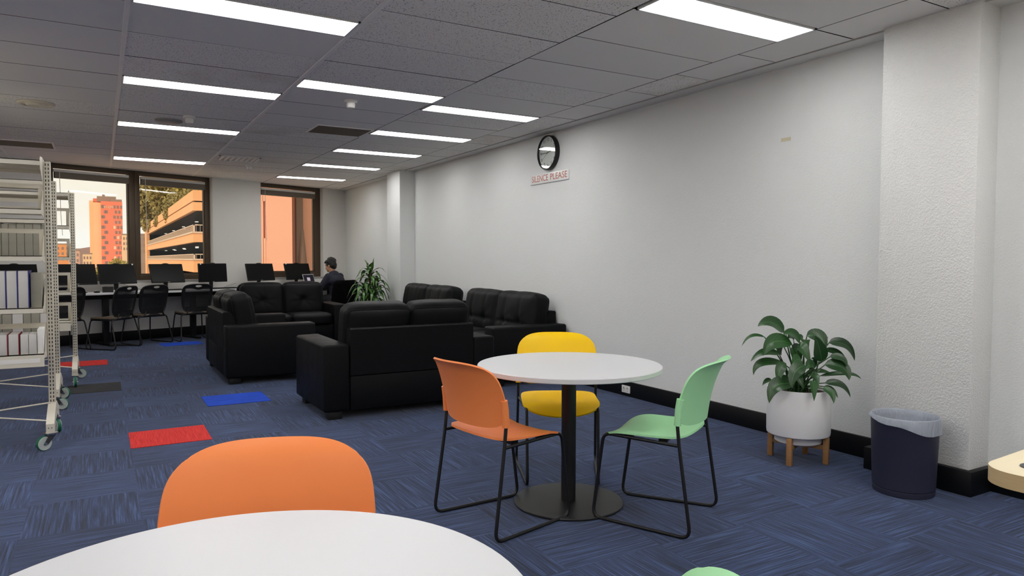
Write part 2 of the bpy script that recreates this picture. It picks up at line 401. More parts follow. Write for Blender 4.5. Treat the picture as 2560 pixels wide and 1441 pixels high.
def finish(name, bm, m, parent=None, ang=35, smooth=True, uv=False):
    bmesh.ops.recalc_face_normals(bm, faces=bm.faces)
    if smooth:
        for f in bm.faces: f.smooth = True
        lim = math.radians(ang)
        for e in bm.edges:
            if len(e.link_faces) == 2 and e.calc_face_angle(0) > lim: e.smooth = False
    me = bpy.data.meshes.new(name); bm.to_mesh(me); bm.free()
    for x in (m if isinstance(m, (list, tuple)) else [m]): me.materials.append(M[x] if isinstance(x, str) else x)
    o = bpy.data.objects.new(name, me); COL.objects.link(o)
    if parent is not None: o.parent = parent
    return o
def part(name, m, parent, *boxes, bev=0.0, **kw):
    bm = bmesh.new()
    for b in boxes: add_box(bm, *b, bev=bev)
    return finish(name, bm, m, parent, **kw)
def tag(o, label, cat, group=None):
    o['label'] = label; o['category'] = cat
    if group: o['group'] = group
    return o
def thing(name, label, cat, loc=(0, 0, 0), rz=0.0, group=None):
    o = bpy.data.objects.new(name, None); COL.objects.link(o); o.empty_display_size = 0.1
    o.location = loc; o.rotation_euler = (0, 0, rz)
    return tag(o, label, cat, group)
def struct(o): o['kind'] = 'structure'; return o
def copy_tree(o, parent=None):
    c = o.copy(); COL.objects.link(c); c.parent = parent
    for ch in o.children: copy_tree(ch, c)
    return c
def dup(src, loc, rz, label, group=None):
    c = copy_tree(src); c.location = loc; c.rotation_euler = (0, 0, rz); c['label'] = label
    if group: c['group'] = group
    return c
def text(name, s, size, m, parent, mtx, ext=0.0008, align='CENTER'):
    cu = bpy.data.curves.new(name, 'FONT'); cu.body = s; cu.size = size; cu.extrude = ext; cu.align_x = align; cu.align_y = 'CENTER'
    tmp = bpy.data.objects.new(name + '_curve', cu); COL.objects.link(tmp)
    me = bpy.data.meshes.new_from_object(tmp); me.name = name; bpy.data.objects.remove(tmp); bpy.data.curves.remove(cu)
    me.materials.clear(); me.materials.append(M[m]); o = bpy.data.objects.new(name, me); COL.objects.link(o)
    o.parent = parent; o.matrix_local = mtx; return o

# window wall frame: origin where x = 0, u runs along the wall, d is the distance from it into the room
WA = math.atan(0.39); WO = Vector((0, 12.45, 0))
WU = Vector((math.cos(WA), math.sin(WA), 0)); WN = Vector((math.sin(WA), -math.cos(WA), 0))
def W(u, d, z=0.0): return WO + WU * u + WN * d + Vector((0, 0, z))
def on_wall(o): o.location = WO; o.rotation_euler = (0, 0, WA); return o
# ------------------------------------------------------------------ the room
RW, CZ, LX, BY = 4.28, 2.67, -5.2, -2.8          # right wall, ceiling, left wall, wall behind the camera
def wy(x): return 12.45 + 0.39 * x
def setting():
    # floor
    bm = bmesh.new()
    add_prism(bm, [(LX - .1, BY - .1), (RW + .15, BY - .1), (RW + .15, wy(RW + .15) + .1), (LX - .1, wy(LX - .1) + .1)], -0.08, 0.0)
    struct(finish('floor', bm, 'carpet', smooth=False))
    for k, (x, y, sx, sy, m, rz, lab) in enumerate([
        (0.406, 5.632, .51, .50, 'tile_red', 0.0, 'bright red carpet tile near the orange chair in the foreground'),
        (1.045, 6.852, .53, .50, 'tile_blue', 0.0, 'bright blue carpet tile between the red tile and the sofas'),
        (-0.08, 8.105, .46, .53, 'tile_dark', 0.0, 'charcoal carpet tile by the castors of the shelf racks'),
        (-0.215, 10.07, .52, .47, 'tile_red', 0.0, 'far red carpet tile behind the shelf racks'),
        (1.02, 11.72, .56, .42, 'tile_blue', 0.12, 'far blue carpet tile in front of the mesh desk chairs')]):
        bm = bmesh.new(); add_box(bm, -sx / 2, sx / 2, -sy / 2, sy / 2, 0.0, 0.003)
        o = finish('carpet_tile', bm, m, smooth=False); o.location = (x, y, 0.0005); o.rotation_euler = (0, 0, rz)
        tag(o, lab, 'carpet tile', 'coloured carpet tiles')
    # ceiling: separate fibre tiles between tee bars, light fittings take 0.3 m slots
    cols = [(-5.2, -4.69), (-4.69, -3.48), (-3.48, -2.27), (-2.27, -1.06), (-1.06, .15), (.15, 1.355), (1.355, 2.57), (2.57, 3.745), (3.745, 4.115)]
    cuts = {1: L_Y, 2: L_X, 3: L_Z, 5: L_A, 6: L_B, 7: L_C}
    bm = bmesh.new()
    for ci, (x0, x1) in enumerate(cols):
        slots = sorted(cuts.get(ci, [])) if ci in cuts else []
        ys = [BY]
        spans = []
        cur = BY
        for a, b in slots:
            spans.append((cur, a)); cur = b
        spans.append((cur, 14.9))
        off = (.37 if ci == 8 else .22 if ci % 2 else 0)
        for a, b in spans:
            n = max(1, round((b - a) / 0.6)); st = (b - a) / n
            if not slots:
                a2 = a - off; n = int((b - a2) / .6) + 1; st = .6
            else: a2 = a
            for i in range(n):
                ya, yb = a2 + i * st, a2 + (i + 1) * st
                g = 0.004; gx = 0.0125 if ci in (5, 6) else 0.004
                dz = [random.uniform(0, .0025) for _ in range(2)]
                vs = [bm.verts.new(p) for p in ((x0 + gx, ya + g, CZ + dz[0]), (x1 - g, ya + g, CZ + dz[1]), (x1 - g, yb - g, CZ + dz[1]), (x0 + gx, yb - g, CZ + dz[0]))]
                bm.faces.new(vs[::-1])
    # trim to the skew window wall
    r = bmesh.ops.bisect_plane(bm, geom=list(bm.verts) + list(bm.edges) + list(bm.faces), plane_co=WO + WN * 0.005 - WN * .1, plane_no=-WN, clear_outer=True)
    r = bmesh.ops.bisect_plane(bm, geom=list(bm.verts) + list(bm.edges) + list(bm.faces), plane_co=(0, BY, 0), plane_no=(0, -1, 0), clear_outer=True)
    me = bpy.data.meshes.new('ceiling'); bm.to_mesh(me); bm.free()
    me.materials.append(M['ceil']); o = bpy.data.objects.new('ceiling', me); COL.objects.link(o); struct(o)
    bm = bmesh.new()
    add_prism(bm, [(LX - .1, BY - .1), (RW + .15, BY - .1), (RW + .15, wy(RW + .15) + .25), (LX - .1, wy(LX - .1) + .25)], CZ + .012, CZ + .12)
    o = finish('ceiling', bm, 'ceil_back', smooth=False); struct(o)
    bm = bmesh.new()
    for x in (-4.69, -3.48, -2.27, -1.06, .15, 1.355): add_box(bm, x - .013, x + .013, BY, wy(x) + .04, CZ - .005, CZ + .006)
    struct(finish('trim_1', bm, 'tbar', smooth=False))
    # plastered margin strip along the right wall
    bm = bmesh.new(); add_box(bm, 4.125, RW + .02, BY, wy(4.2), CZ - .004, CZ + .05); struct(finish('trim_2', bm, 'wall_smooth', smooth=False))
    # right wall and its two piers
    bm = bmesh.new(); add_box(bm, RW, RW + .15, BY, wy(RW) + .1, 0, CZ + .05); struct(finish('wall_right', bm, 'wall', smooth=False))
    bm = bmesh.new(); add_box(bm, 4.08, RW + .02, 2.065, 2.615, 0.13, CZ + .01, bev=.012)
    struct(finish('wall_pier', bm, 'wall_rough'))
    bm = bmesh.new(); add_box(bm, 4.03, RW + .02, 10.45, 11.02, 0.13, CZ + .01, bev=.012)
    struct(finish('wall_pier', bm, 'wall'))
    # skirting
    bm = bmesh.new()
    for a, b in ((BY, 2.04), (2.64, 10.42), (11.05, wy(RW) - .02)): add_box(bm, 4.258, RW + .01, a, b, 0, .138, bev=.003)
    for a, b, x in ((2.035, 2.66, 4.05), (10.42, 11.05, 4.0)): add_box(bm, x, RW, a, b, 0, .136, bev=.003)
    struct(finish('baseboard_right', bm, 'skirt'))
    # wall behind the camera, left wall; both get unseen windows added for light
    bm = bmesh.new()
    add_box(bm, LX, RW, BY - .12, BY, 0, .85); add_box(bm, LX, RW, BY - .12, BY, 2.55, CZ + .05); add_box(bm, LX, -4.8, BY - .12, BY, .85, 2.55); add_box(bm, 3.9, RW, BY - .12, BY, .85, 2.55)
    struct(finish('wall_rear', bm, 'wall_smooth', smooth=False))
    bm = bmesh.new()
    for x in (-4.8, -2.66, -.48, 1.7, 3.84): add_box(bm, x, x + .06, BY - .1, BY - .04, .85, 2.55)
    for z in (.85, 2.49): add_box(bm, -4.8, 3.9, BY - .1, BY - .04, z, z + .06)
    w = struct(finish('window_5', bm, 'frame', smooth=False)); part('glass_pane', 'glass', w, (-4.74, 3.84, BY - .08, BY - .07, .91, 2.49), smooth=False)
    part('added_blind', 'fill_cloth', w, (-4.78, 3.88, BY - .03, BY - .028, .87, 2.54), smooth=False)  # rear window and blind are added: sunlit cloth lights the room frontally
    bm = bmesh.new(); yl = wy(LX)
    add_box(bm, LX - .15, LX, BY, yl + .2, 0, .92); add_box(bm, LX - .15, LX, BY, yl + .2, 2.45, CZ + .05)
    add_box(bm, LX - .15, LX, BY, 0.5, .92, 2.45); add_box(bm, LX - .15, LX, 9.5, yl + .2, .92, 2.45)
    struct(finish('wall_left', bm, 'wall_smooth', smooth=False))
    bm = bmesh.new()
    add_box(bm, LX - .12, LX - .06, .5, 9.5, .92, .98); add_box(bm, LX - .12, LX - .06, .5, 9.5, 2.38, 2.45)
    for y in (.5, 2.75, 5.0, 7.25, 9.44): add_box(bm, LX - .12, LX - .06, y, y + .06, .98, 2.38)
    w = struct(finish('window_4', bm, 'frame', smooth=False)); part('glass_pane', 'glass', w, (LX - .095, LX - .085, .56, 9.44, .98, 2.38), smooth=False)
    part('added_blind', 'fill_cloth', w, (LX - .03, LX - .028, .52, 9.48, .94, 2.44), smooth=False)  # left window and blind added too, to light the ceiling and left side
    # skew window wall (local x = u, local -y = into the room)
    bm = bmesh.new()
    TOP = CZ + .06
    for b in ((-5.9, 5.0, 0, .22, 0, .935), (-5.9, -.66, 0, .22, .935, TOP), (1.79, 2.705, 0, .22, .935, TOP), (4.06, 4.9, 0, .22, .935, TOP),
              (-.66, 1.79, .10, .22, 2.69, TOP), (2.705, 4.06, .10, .22, 2.69, TOP)): add_box(bm, *b)
    struct(on_wall(finish('wall_back', bm, 'wall_smooth', smooth=False)))
    bm = bmesh.new(); add_box(bm, -5.9, 4.6, -.02, 0.01, 0, .152, bev=.003); struct(on_wall(finish('baseboard_back', bm, 'skirt')))
    def win(n, u0, u1, gl, gr, gb, gt, ft):
        bm = bmesh.new()
        add_box(bm, u0, gl, .10, .17, .935, ft, bev=.006); add_box(bm, gr, u1, .10, .17, .935, ft, bev=.006)
        add_box(bm, gl - .005, gr + .005, .10, .17, .935, gb, bev=.006); add_box(bm, gl - .005, gr + .005, .10, .17, gt, ft, bev=.006)
        # inner glazing bead
        for b in ((gl, gl + .018, .115, .155, gb, gt), (gr - .018, gr, .115, .155, gb, gt), (gl, gr, .115, .155, gb, gb + .018)): add_box(bm, *b)
        w = struct(on_wall(finish('window_%d' % n, bm, 'frame', ang=50)))
        part('glass_pane', 'glass', w, (gl, gr, .132, .138, gb, gt), smooth=False)
        part('window_sill', 'wall_smooth', w, (u0, u1, .0, .10, .90, .937), smooth=False)
    win(1, -.66, .553, -.60, .462, 1.02, 2.60, 2.695)
    win(2, .553, 1.84, .618, 1.705, 1.025, 2.60, 2.695)
    win(3, 2.70, 4.065, 2.745, 3.925, 1.04, 2.60, 2.70)
    part('trim_3', 'wall_smooth', None, (4.0, 4.26, wy(4.2) - .1, wy(4.2) + .1, CZ, CZ + .02), smooth=False)['kind'] = 'structure'
    bl = [(-.60, .462, 'raised white blind at the top of the left window'), (.618, 1.70, 'raised white blind at the top of the middle window'),
          (2.745, 3.925, 'raised white blind at the top of the window facing the salmon wall')]
    for a, b, lab in bl:
        t = thing('window_blind', lab, 'blind', WO, WA, 'raised venetian blinds')
        part('headrail', 'white_metal', t, (a + .01, b - .01, .055, .095, 2.545, 2.585), bev=.004)
        bm = bmesh.new()
        for k in range(9): add_box(bm, a + .015, b - .015, .05, .092, 2.468 + k * .0085, 2.4758 + k * .0085)
        finish('slat_stack', bm, 'slat', t, smooth=False)
        part('bottom_rail', 'slat', t, (a + .015, b - .015, .052, .09, 2.452, 2.467), bev=.003)
        bm = bmesh.new(); add_tube(bm, [(a + .08, .05, 2.55), (a + .085, .048, 1.9), (a + .1, .045, 1.62)], .004, 6); finish('wand', bm, 'white_plastic', t)

# column A-B, B-C, C-D light slots (y ranges); the ones under 2.8 m are unseen panels added for light behind or above the camera
L_A = [(-2.2, -1.9), (-.1, .2), (1.99, 2.29), (4.09, 4.39), (6.165, 6.435), (8.21, 8.48), (11.06, 11.39)]
L_B = [(-1.1, -.8), (5.572, 5.85)]
L_Z = [(-1.9, -1.6), (.4, .7), (2.75, 3.05), (5.1, 5.4), (7.4, 7.7)]  # unseen left column, added to brighten the room
L_X = [(1.45, 1.75), (3.9, 4.2), (6.3, 6.6)]  # added unseen panels that light the chairs from the left
L_Y = [(-.4, -.1), (2.6, 2.9), (5.6, 5.9), (8.6, 8.9)]  # unseen outer left column, added as more fill light
L_C = [(-1.9, -1.6), (-.3, 0.0), (1.2, 1.5), (2.815, 3.105), (5.90, 6.17), (7.355, 7.625), (8.82, 9.09), (10.435, 10.70), (12.205, 12.47)]
def ceiling_items():
    g = 'ceiling panel lights'
    def light(x0, x1, a, b, lab):
        t = thing('ceiling_light', lab, 'ceiling light', ((x0 + x1) / 2, (a + b) / 2, CZ), 0, g)
        hx, hy = (x1 - x0) / 2 - .0005, (b - a) / 2 - .002
        bm = bmesh.new(); w = .012
        for bx in ((-hx, hx, -hy, -hy + w, -.006, .01), (-hx, hx, hy - w, hy, -.006, .01), (-hx, -hx + w, -hy, hy, -.006, .01), (hx - w, hx, -hy, hy, -.006, .01)): add_box(bm, *bx)
        finish('frame', bm, 'white_metal', t, smooth=False)
        part('diffuser', 'light', t, (-hx + w, hx - w, -hy + w, hy - w, -.003, .006), smooth=False)
    ordn = ['nearest', 'second', 'third', 'fourth', 'fifth', 'sixth']
    hid = iter(['panel light added at the back of the room by the rear window', 'panel light added overhead, left of the viewpoint', 'panel light added overhead, above the foreground round table',  # labels of the unseen panels added for more light
                'panel light added between the rear window and the foreground table', 'panel light added in the corner of rear window and right wall', 'panel light added above the birch table', 'panel light added overhead between birch table and near pier',
                'panel light added at the rear left beyond the foreground table', 'panel light added overhead at the left, short of the shelf racks', 'panel light added left of the front shelf rack, nearer the rear', 'panel light added left of the front shelf rack', 'panel light added left of the farthest shelf rack',
                'panel light added by the left blind, nearest the rear window', 'panel light added by the left blind, second from the rear window', 'panel light added by the left blind, third from the rear window', 'panel light added by the left blind, nearest the desks', 'panel light added between the left blind and the viewpoint', 'panel light added between the left blind and the red carpet tile', 'panel light added between the left blind and the first shelf rack'])
    def near(b): return b < 2.6 or x1 < 0
    names = {0: ['large bright panel light cut by the top left edge of the photo', 'panel light in left column, second from the top edge', 'panel light in left column partly hidden by round grey ceiling disc', 'panel light in left column closest to the windows'],
             1: ['panel light alone in the middle column, beside white smoke detector'],
             2: ['large panel light nearest the near wall pier', 'wall side panel light touching the corner of the middle column light', 'wall side panel light just left of the clock', 'wall side panel light fourth from the pier', 'wall side panel light second from the window wall', 'small looking panel light closest to the salmon window'], 3: [], 4: [], 5: []}
    for ci, (sl, x0, x1) in enumerate(((L_A, .1635, 1.3415), (L_B, 1.3685, 2.565), (L_C, 2.585, 3.735), (L_Z, -2.255, -1.07), (L_Y, -4.68, -3.49), (L_X, -3.467, -2.28))):
        it = iter(names[ci])
        for a, b in sl: light(x0, x1, a, b, next(hid) if near(b) else next(it))
    # dark return air grilles
    def vent(x0, x1, a, b, lab):
        t = thing('return_air_panel', lab, 'ceiling vent', ((x0 + x1) / 2, (a + b) / 2, CZ), 0, 'dark ceiling vents')
        hx, hy = (x1 - x0) / 2, (b - a) / 2
        part('grille', 'vent_dark', t, (-hx, hx, -hy, hy, -.005, .01), smooth=False)
        bm = bmesh.new(); w = .018
        for bx in ((-hx - w, -hx, -hy - w, hy + w, -.008, .01), (hx, hx + w, -hy - w, hy + w, -.008, .01), (-hx, hx, -hy - w, -hy, -.008, .01), (-hx, hx, hy, hy + w, -.008, .01)): add_box(bm, *bx)
        finish('frame', bm, 'tbar', t, smooth=False)
    vent(1.97, 2.54, 7.39, 7.86, 'square brown vent panel in ceiling left of the clock')
    vent(-1.05, -.49, 10.2, 10.7, 'brown vent panel in ceiling above the shelf racks')
    t = thing('louvred_diffuser', 'slatted air diffuser in ceiling close to the windows', 'ceiling vent', (1.66, 10.47, CZ))
    part('frame', 'tbar', t, (-.27, .27, -.24, -.215, -.01, .008), (-.27, .27, .215, .24, -.01, .008), (-.27, -.245, -.24, .24, -.01, .008), (.245, .27, -.24, .24, -.01, .008), smooth=False)
    part('backing', 'black_hole', t, (-.245, .245, -.215, .215, .002, .008), smooth=False)
    for k in range(7):
        bm = bmesh.new(); add_box(bm, -.014, .014, -.212, .212, -.001, .001, mtx=Matrix.Translation((-.21 + k * .07, 0, -.004)) @ Matrix.Rotation(.6, 4, 'Y'))
        finish('louvre', bm, 'tbar', t, smooth=False)
    def lathe_thing(name, lab, cat, x, y, profs):
        t = thing(name, lab, cat, (x, y, CZ))
        for nm, m, pr in profs:
            bm = bmesh.new(); add_lathe(bm, pr, 36); finish(nm, bm, m, t)
    lathe_thing('ceiling_speaker', 'round cream ceiling speaker with raised rim at upper left', 'speaker', -.478, 7.66,
                [('rim', 'cream_plastic', [(0, .004), (.145, .004), (.148, -.006), (.135, -.018), (.115, -.02), (.105, -.012), (0, -.012)]), ('cone', 'cream_plastic', [(.0, -.012), (.085, -.012), (.07, -.03), (.02, -.034), (0, -.034)])])
    lathe_thing('ceiling_speaker', 'round grey ceiling disc overlapping the third left column light', 'speaker', .61, 7.93,
                [('rim', 'grey_plastic', [(0, .003), (.125, .003), (.128, -.012), (.11, -.022), (0, -.024)])])
    for x, y, lab in ((.77, 7.62, 'small white smoke detector beside the grey ceiling disc'), (1.915, 6.13, 'white smoke detector below the middle column light'), (1.923, 11.1, 'small smoke detector near louvred diffuser by the windows')):
        lathe_thing('smoke_detector', lab, 'smoke detector', x, y,
                    [('base', 'white_plastic', [(0, .003), (.055, .003), (.056, -.014), (.05, -.02), (0, -.02)]), ('sensor', 'white_plastic', [(.0, -.02), (.036, -.02), (.038, -.04), (.034, -.06), (.026, -.066), (0, -.066)])])

def wall_items():
    # clock
    t = thing('wall_clock', 'round black rimmed clock above the silence sign', 'clock', (RW, 6.56, 2.452), 0)
    R = Matrix.Rotation(-PI / 2, 4, 'Y')          # local z of the lathe points into the room (-x)
    def lz(nm, m, pr, n=56):
        bm = bmesh.new(); add_lathe(bm, pr, n); bmesh.ops.transform(bm, matrix=R, verts=bm.verts); return finish(nm, bm, m, t)
    lz('rim', 'black_plastic', [(.0, 0), (.185, 0), (.188, .004), (.188, .05), (.184, .056), (.178, .056), (.175, .045), (.175, .03), (.0, .03)])
    lz('dial', 'clock_face', [(.0, .031), (.1745, .031), (.1745, .0325), (0, .0325)])
    lz('lens', 'glass', [(.0, .047), (.175, .047), (.175, .0485), (0, .0485)])
    F = Matrix(((0, 0, -1, 0), (-1, 0, 0, 0), (0, 1, 0, 0), (0, 0, 0, 1)))      # text x -> -y (reads left to right from the room), text y -> z
    for h in range(1, 13):
        a = h * PI / 6
        text('numeral', str(h), .045, 'ink', t, Matrix.Translation((-.0335, -.14 * math.sin(a), .14 * math.cos(a))) @ F, .0004)
    def hand(nm, ang, ln, w, x):
        bm = bmesh.new(); add_box(bm, -.0006, .0006, -w / 2, w / 2, -.02, ln)
        o = finish(nm, bm, 'ink', t, smooth=False); o.location = (x, 0, 0); o.rotation_euler = (ang, 0, 0)
    hand('hour_hand', 76 * PI / 180, .085, .007, -.036); hand('minute_hand', 270 * PI / 180, .125, .005, -.038); hand('second_hand', 235 * PI / 180, .11, .002, -.040)
    # sign
    t = thing('wall_sign', 'clear sign reading SILENCE PLEASE below the clock', 'sign', (RW, 6.575, 2.185))
    bm = bmesh.new(); add_box(bm, -.008, 0, -.38, .38, -.052, .052, bev=.001); finish('panel', bm, 'sign', t)
    part('lower_edge', 'sign_edge', t, (-.0095, 0, -.381, .381, -.0545, -.051), smooth=False)
    for s, y0, y1 in (('SILENCE', .352, .018), ('PLEASE', -.028, -.352)):
        o = text('lettering', s, .098, 'red_ink', t, Matrix(), .0005)
        xs = [v.co.x for v in o.data.vertices]; k = (y0 - y1) / (max(xs) - min(xs))
        o.matrix_local = Matrix.Translation((-.009, (y0 + y1) / 2 + (max(xs) + min(xs)) / 2 * k, .002)) @ F @ Matrix.Diagonal((k, 1, 1, 1))
    bm = bmesh.new(); add_box(bm, -.001, 0, -.042, .042, -.013, .013)
    o = finish('tape_strip', bm, 'tape', smooth=False); o.location = (RW - .0005, 3.463, 2.152); tag(o, 'small beige strip of tape on the right wall', 'tape')
    t = thing('power_socket', 'white double power socket set in the black skirting', 'socket', (4.258, 5.2, .066))
    part('plate', 'white_plastic', t, (-.01, 0, -.058, .058, -.034, .034), bev=.003)
    for y in (-.025, .025): part('switch', 'grey_plastic', t, (-.014, -.009, y - .006, y + .006, .008, .02), bev=.001)
    bm = bmesh.new()
    for y in (-.027, .023):
        for a, b in ((-.008, .005), (.008, .005), (0, -.012)): add_box(bm, -.0108, -.0098, y + a - .0016, y + a + .0016, b - .006, b + .004)
    finish('socket_slots', bm, 'black_hole', t, smooth=False)

# ------------------------------------------------------------------ outside the windows
def foliage_clump(bm, c, r, n, size, rnd):
    for _ in range(n):
        d = Vector((rnd.gauss(0, 1), rnd.gauss(0, 1), rnd.gauss(0, 1))).normalized() * (rnd.random() ** .4)
        p = Vector(c) + Vector((d.x * r[0], d.y * r[1], d.z * r[2]))
        a = Vector((rnd.gauss(0, 1), rnd.gauss(0, 1), rnd.gauss(0, 1))).normalized(); b = a.orthogonal().normalized(); e = a.cross(b)
        s = size * rnd.uniform(.6, 1.3)
        bm.faces.new([bm.verts.new(p + b * s * x + e * s * y) for x, y in ((-1, -.5), (0, -.8), (1, -.3), (.5, .6), (-.4, .8))])
def outside():
    rnd = random.Random(3)
    GZ = -14.0
    bm = bmesh.new(); add_box(bm, -900, 900, -400, 2400, GZ - .5, GZ); struct(finish('ground', bm, 'ground', smooth=False))
    # salmon building close to the third window
    t = thing('salmon_building', 'salmon rendered building close outside the right window', 'building', (4.2, 22, GZ))
    H = 30
    bm = bmesh.new(); add_box(bm, -.85, .06 - .07, 0, 6, 0, H); add_box(bm, .055, .83, 0, 6, 0, H)
    add_box(bm, -.02, .06, .12, 6, 0, H); add_box(bm, -.02, .06, 0, .2, 0, 15.9); add_box(bm, -.02, .06, 0, .2, 17.0, H)
    finish('wall', bm, 'pink', t, smooth=False)
    part('recessed_wall', 'pink2', t, (.83, 1.03, .5, 6, 0, H), smooth=False)
    part('brown_column', 'brown_panel', t, (1.03, 1.235, .3, 6, 0, H), smooth=False)
    part('side_wall', 'pink2', t, (1.235, 6.5, .55, 6, 0, H), smooth=False)
    bm = bmesh.new(); add_lathe(bm, [(.0, 0), (.16, 0), (.2, 13.0), (.15, 15.2), (.06, 16.2), (.0, 16.25)], 20, (1.2, .35)); finish('dark_flue', bm, 'brown_panel', t)
    # car park
    X0, Y0, Y1 = 6.43, 62.0, 131.0
    t = thing('car_park_building', 'tan concrete car park with open decks outside the middle window', 'building', (X0, Y0, 0))
    D, Wd = Y1 - Y0, 26.0
    def ring(nm, m, z0, z1, o=0.0, th=.4):
        bm = bmesh.new(); add_box(bm, -o, th, -o, D, z0, z1); add_box(bm, th, Wd, -o, th, z0, z1); return finish(nm, bm, m, t, smooth=False)
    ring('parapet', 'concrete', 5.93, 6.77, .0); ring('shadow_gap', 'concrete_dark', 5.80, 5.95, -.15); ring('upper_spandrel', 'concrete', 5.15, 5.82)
    for z in (3.40, 1.24): pass
    ring('spandrel', 'concrete', 2.62, 3.33, .02); ring('spandrel', 'concrete', .20, 1.16, .02); ring('spandrel', 'concrete', -2.4, -1.4, .02)
    ring('deck_edge', 'rail', 3.33, 3.46, .12); ring('deck_edge', 'rail', 1.16, 1.28, .12)
    bm = bmesh.new()
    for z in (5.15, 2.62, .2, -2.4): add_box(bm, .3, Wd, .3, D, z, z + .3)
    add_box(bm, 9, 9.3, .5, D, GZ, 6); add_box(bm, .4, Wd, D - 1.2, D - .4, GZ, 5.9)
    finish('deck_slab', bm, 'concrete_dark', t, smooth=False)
    part('end_pier', 'concrete', t, (-.15, .3, D - 4.5, D, GZ, 5.9), smooth=False)
    part('base_wall', 'concrete', t, (.5, Wd, .5, D, GZ, -2.4), smooth=False)
    for zb, zt in ((3.46, 4.03), (1.28, 1.68)):
        bm = bmesh.new()
        add_box(bm, 0, .06, 0, D - 4, zt - .07, zt); add_box(bm, 0, Wd, 0, .06, zt - .07, zt)
        add_box(bm, 0, .12, 0, .12, zb, zt)
        for k in range(150): add_box(bm, .02, .05, .2 + k * .43, .222 + k * .43, zb, zt)
        for k in range(70): add_box(bm, .2 + k * .3, .222 + k * .3, .02, .05, zb, zt)
        finish('railing', bm, 'rail', t, smooth=False)
    for z in (5.05, 2.52):
        for k in range(9):
            bm = bmesh.new(); add_lathe(bm, [(0, 0), (.17, 0), (.17, -.07), (0, -.07)], 12); o = finish('ceiling_lamp', bm, 'park_lamp', t, smooth=False)
            o.location = (2.0 + (k % 2) * .7, 3 + k * 6.6, z)
    # planting spilling over the roof edge
    bm = bmesh.new()
    for k in range(34):
        y = Y0 + 9 + k * 1.75; h = .6 + 1.3 * rnd.random() + .045 * (k ** 1.15)
        foliage_clump(bm, (X0 + 2.2, y, 6.9 + h * .5), (1.5, 1.5, h), 330, .16, rnd)
        if k in (9, 10, 18, 19, 27, 28, 29): foliage_clump(bm, (X0 - .1, y, 6.5 - rnd.random() * .5), (.3, .6, .8), 90, .13, rnd)
    o = finish('roof_planting', bm, 'tree', smooth=False); tag(o, 'overgrown green planting spilling over the car park roof edge', 'planting')['kind'] = 'stuff'
    def tree(name, lab, c, r, m, n, size, gz):
        t = thing(name, lab, 'tree', (c[0], c[1], gz), 0, 'trees outside the windows')
        bm = bmesh.new()
        foliage_clump(bm, (0, 0, c[2] - gz), r, n, size, rnd)
        for k in range(7):
            a = rnd.random() * 6.28
            foliage_clump(bm, (math.cos(a) * r[0] * .6, math.sin(a) * r[1] * .6, c[2] - gz + rnd.uniform(-.4, .5) * r[2]), (r[0] * .5, r[1] * .5, r[2] * .45), n // 8, size, rnd)
        finish('crown', bm, m, t, smooth=False)
        bm = bmesh.new(); add_tube(bm, [(0, 0, 0), (.1, .05, (c[2] - gz) * .6), (0, 0, c[2] - gz)], .3, 8, radii=[r[0] * .1, r[0] * .07, r[0] * .03]); finish('trunk', bm, 'bark', t)
    tree('roof_tree', 'tall roof tree filling the top left of the middle window', (X0 + 3.5, 112, 12.2), (4.8, 11, 5.6), 'tree', 9000, .24, 5.5)
    tree('roof_tree', 'roof tree nearer the car park corner, behind the parapet', (X0 + 4.2, 84, 10.0), (3.6, 7, 3.6), 'tree2', 6000, .19, 5.5)
    tree('roof_tree', 'roof tree above the car park front, right of middle window', (X0 + 5.8, 68, 9.0), (3.6, 3.4, 2.4), 'tree', 3400, .16, 5.5)
    tree('street_tree', 'bushy green tree at the foot of the red tower', (2.6, 150, -2.2), (2.3, 2.5, 3.6), 'tree2', 4200, .15, GZ)
    tree('street_tree', 'yellowish tree low at the left of the red tower', (-.2, 140, -3.2), (1.7, 2, 3.0), 'tree2', 3000, .14, GZ)
    tree('roof_tree', 'roof tree at the far end of the car park, left edge of middle window', (X0 + .6, 127, 9.6), (2.6, 4, 4.2), 'tree', 4600, .22, 5.5)
    # red tower
    t = thing('red_tower', 'red orange tower block with scape sign on its top', 'building', (0, 400, GZ))
    part('front_block', 'tower_red', t, (.3, 9.5, 0, 18, 0, 43.2), smooth=False)
    part('left_block', 'tower_reflection', t, (-2.9, .3, 1.5, 18, 0, 42.6), smooth=False)
    part('left_wing', 'tower_reflection', t, (-4.6, -2.9, 4, 18, 0, 43.6), smooth=False)
    part('top_band', 'tower_red', t, (-2.95, 4, 5, 18, 42.6, 44.8), smooth=False)
    part('plant_room', 'tower_grey', t, (-1.3, 6.9, 4, 12, 43.2, 45.9), (4.5, 9.4, 1, 12, 43.2, 44.4), (1.0, 2.2, 6, 7, 45.9, 47.0), smooth=False)
    wm = bmesh.new(); add_box(wm, -.45, .45, -.08, .1, -.75, .75); w0 = finish('window', wm, 'win_dark', t, smooth=False); w0.location = (1.0, 0, 40.6)
    wp = bmesh.new(); add_box(wp, -.45, .45, -.08, .1, -.75, .75); p0 = finish('window', wp, 'win_pale', t, smooth=False); p0.location = (5.7, 0, 33.1)
    for r_ in range(16):
        z = 40.6 - r_ * 2.5
        xs = ([.85, 1.55] if r_ % 2 == 0 else [2.05, 2.75]) + ([6.0, 7.5, 9.0] if r_ % 2 == 0 else [6.7, 8.2])
        for x in xs:
            pale = (r_ in (4, 8, 10) and x == 6.0) or (r_ == 6 and x == 7.5)
            o = (p0 if pale else w0).copy(); COL.objects.link(o); o.location = (x, 0, z)
    bpy.data.objects.remove(w0); bpy.data.objects.remove(p0)
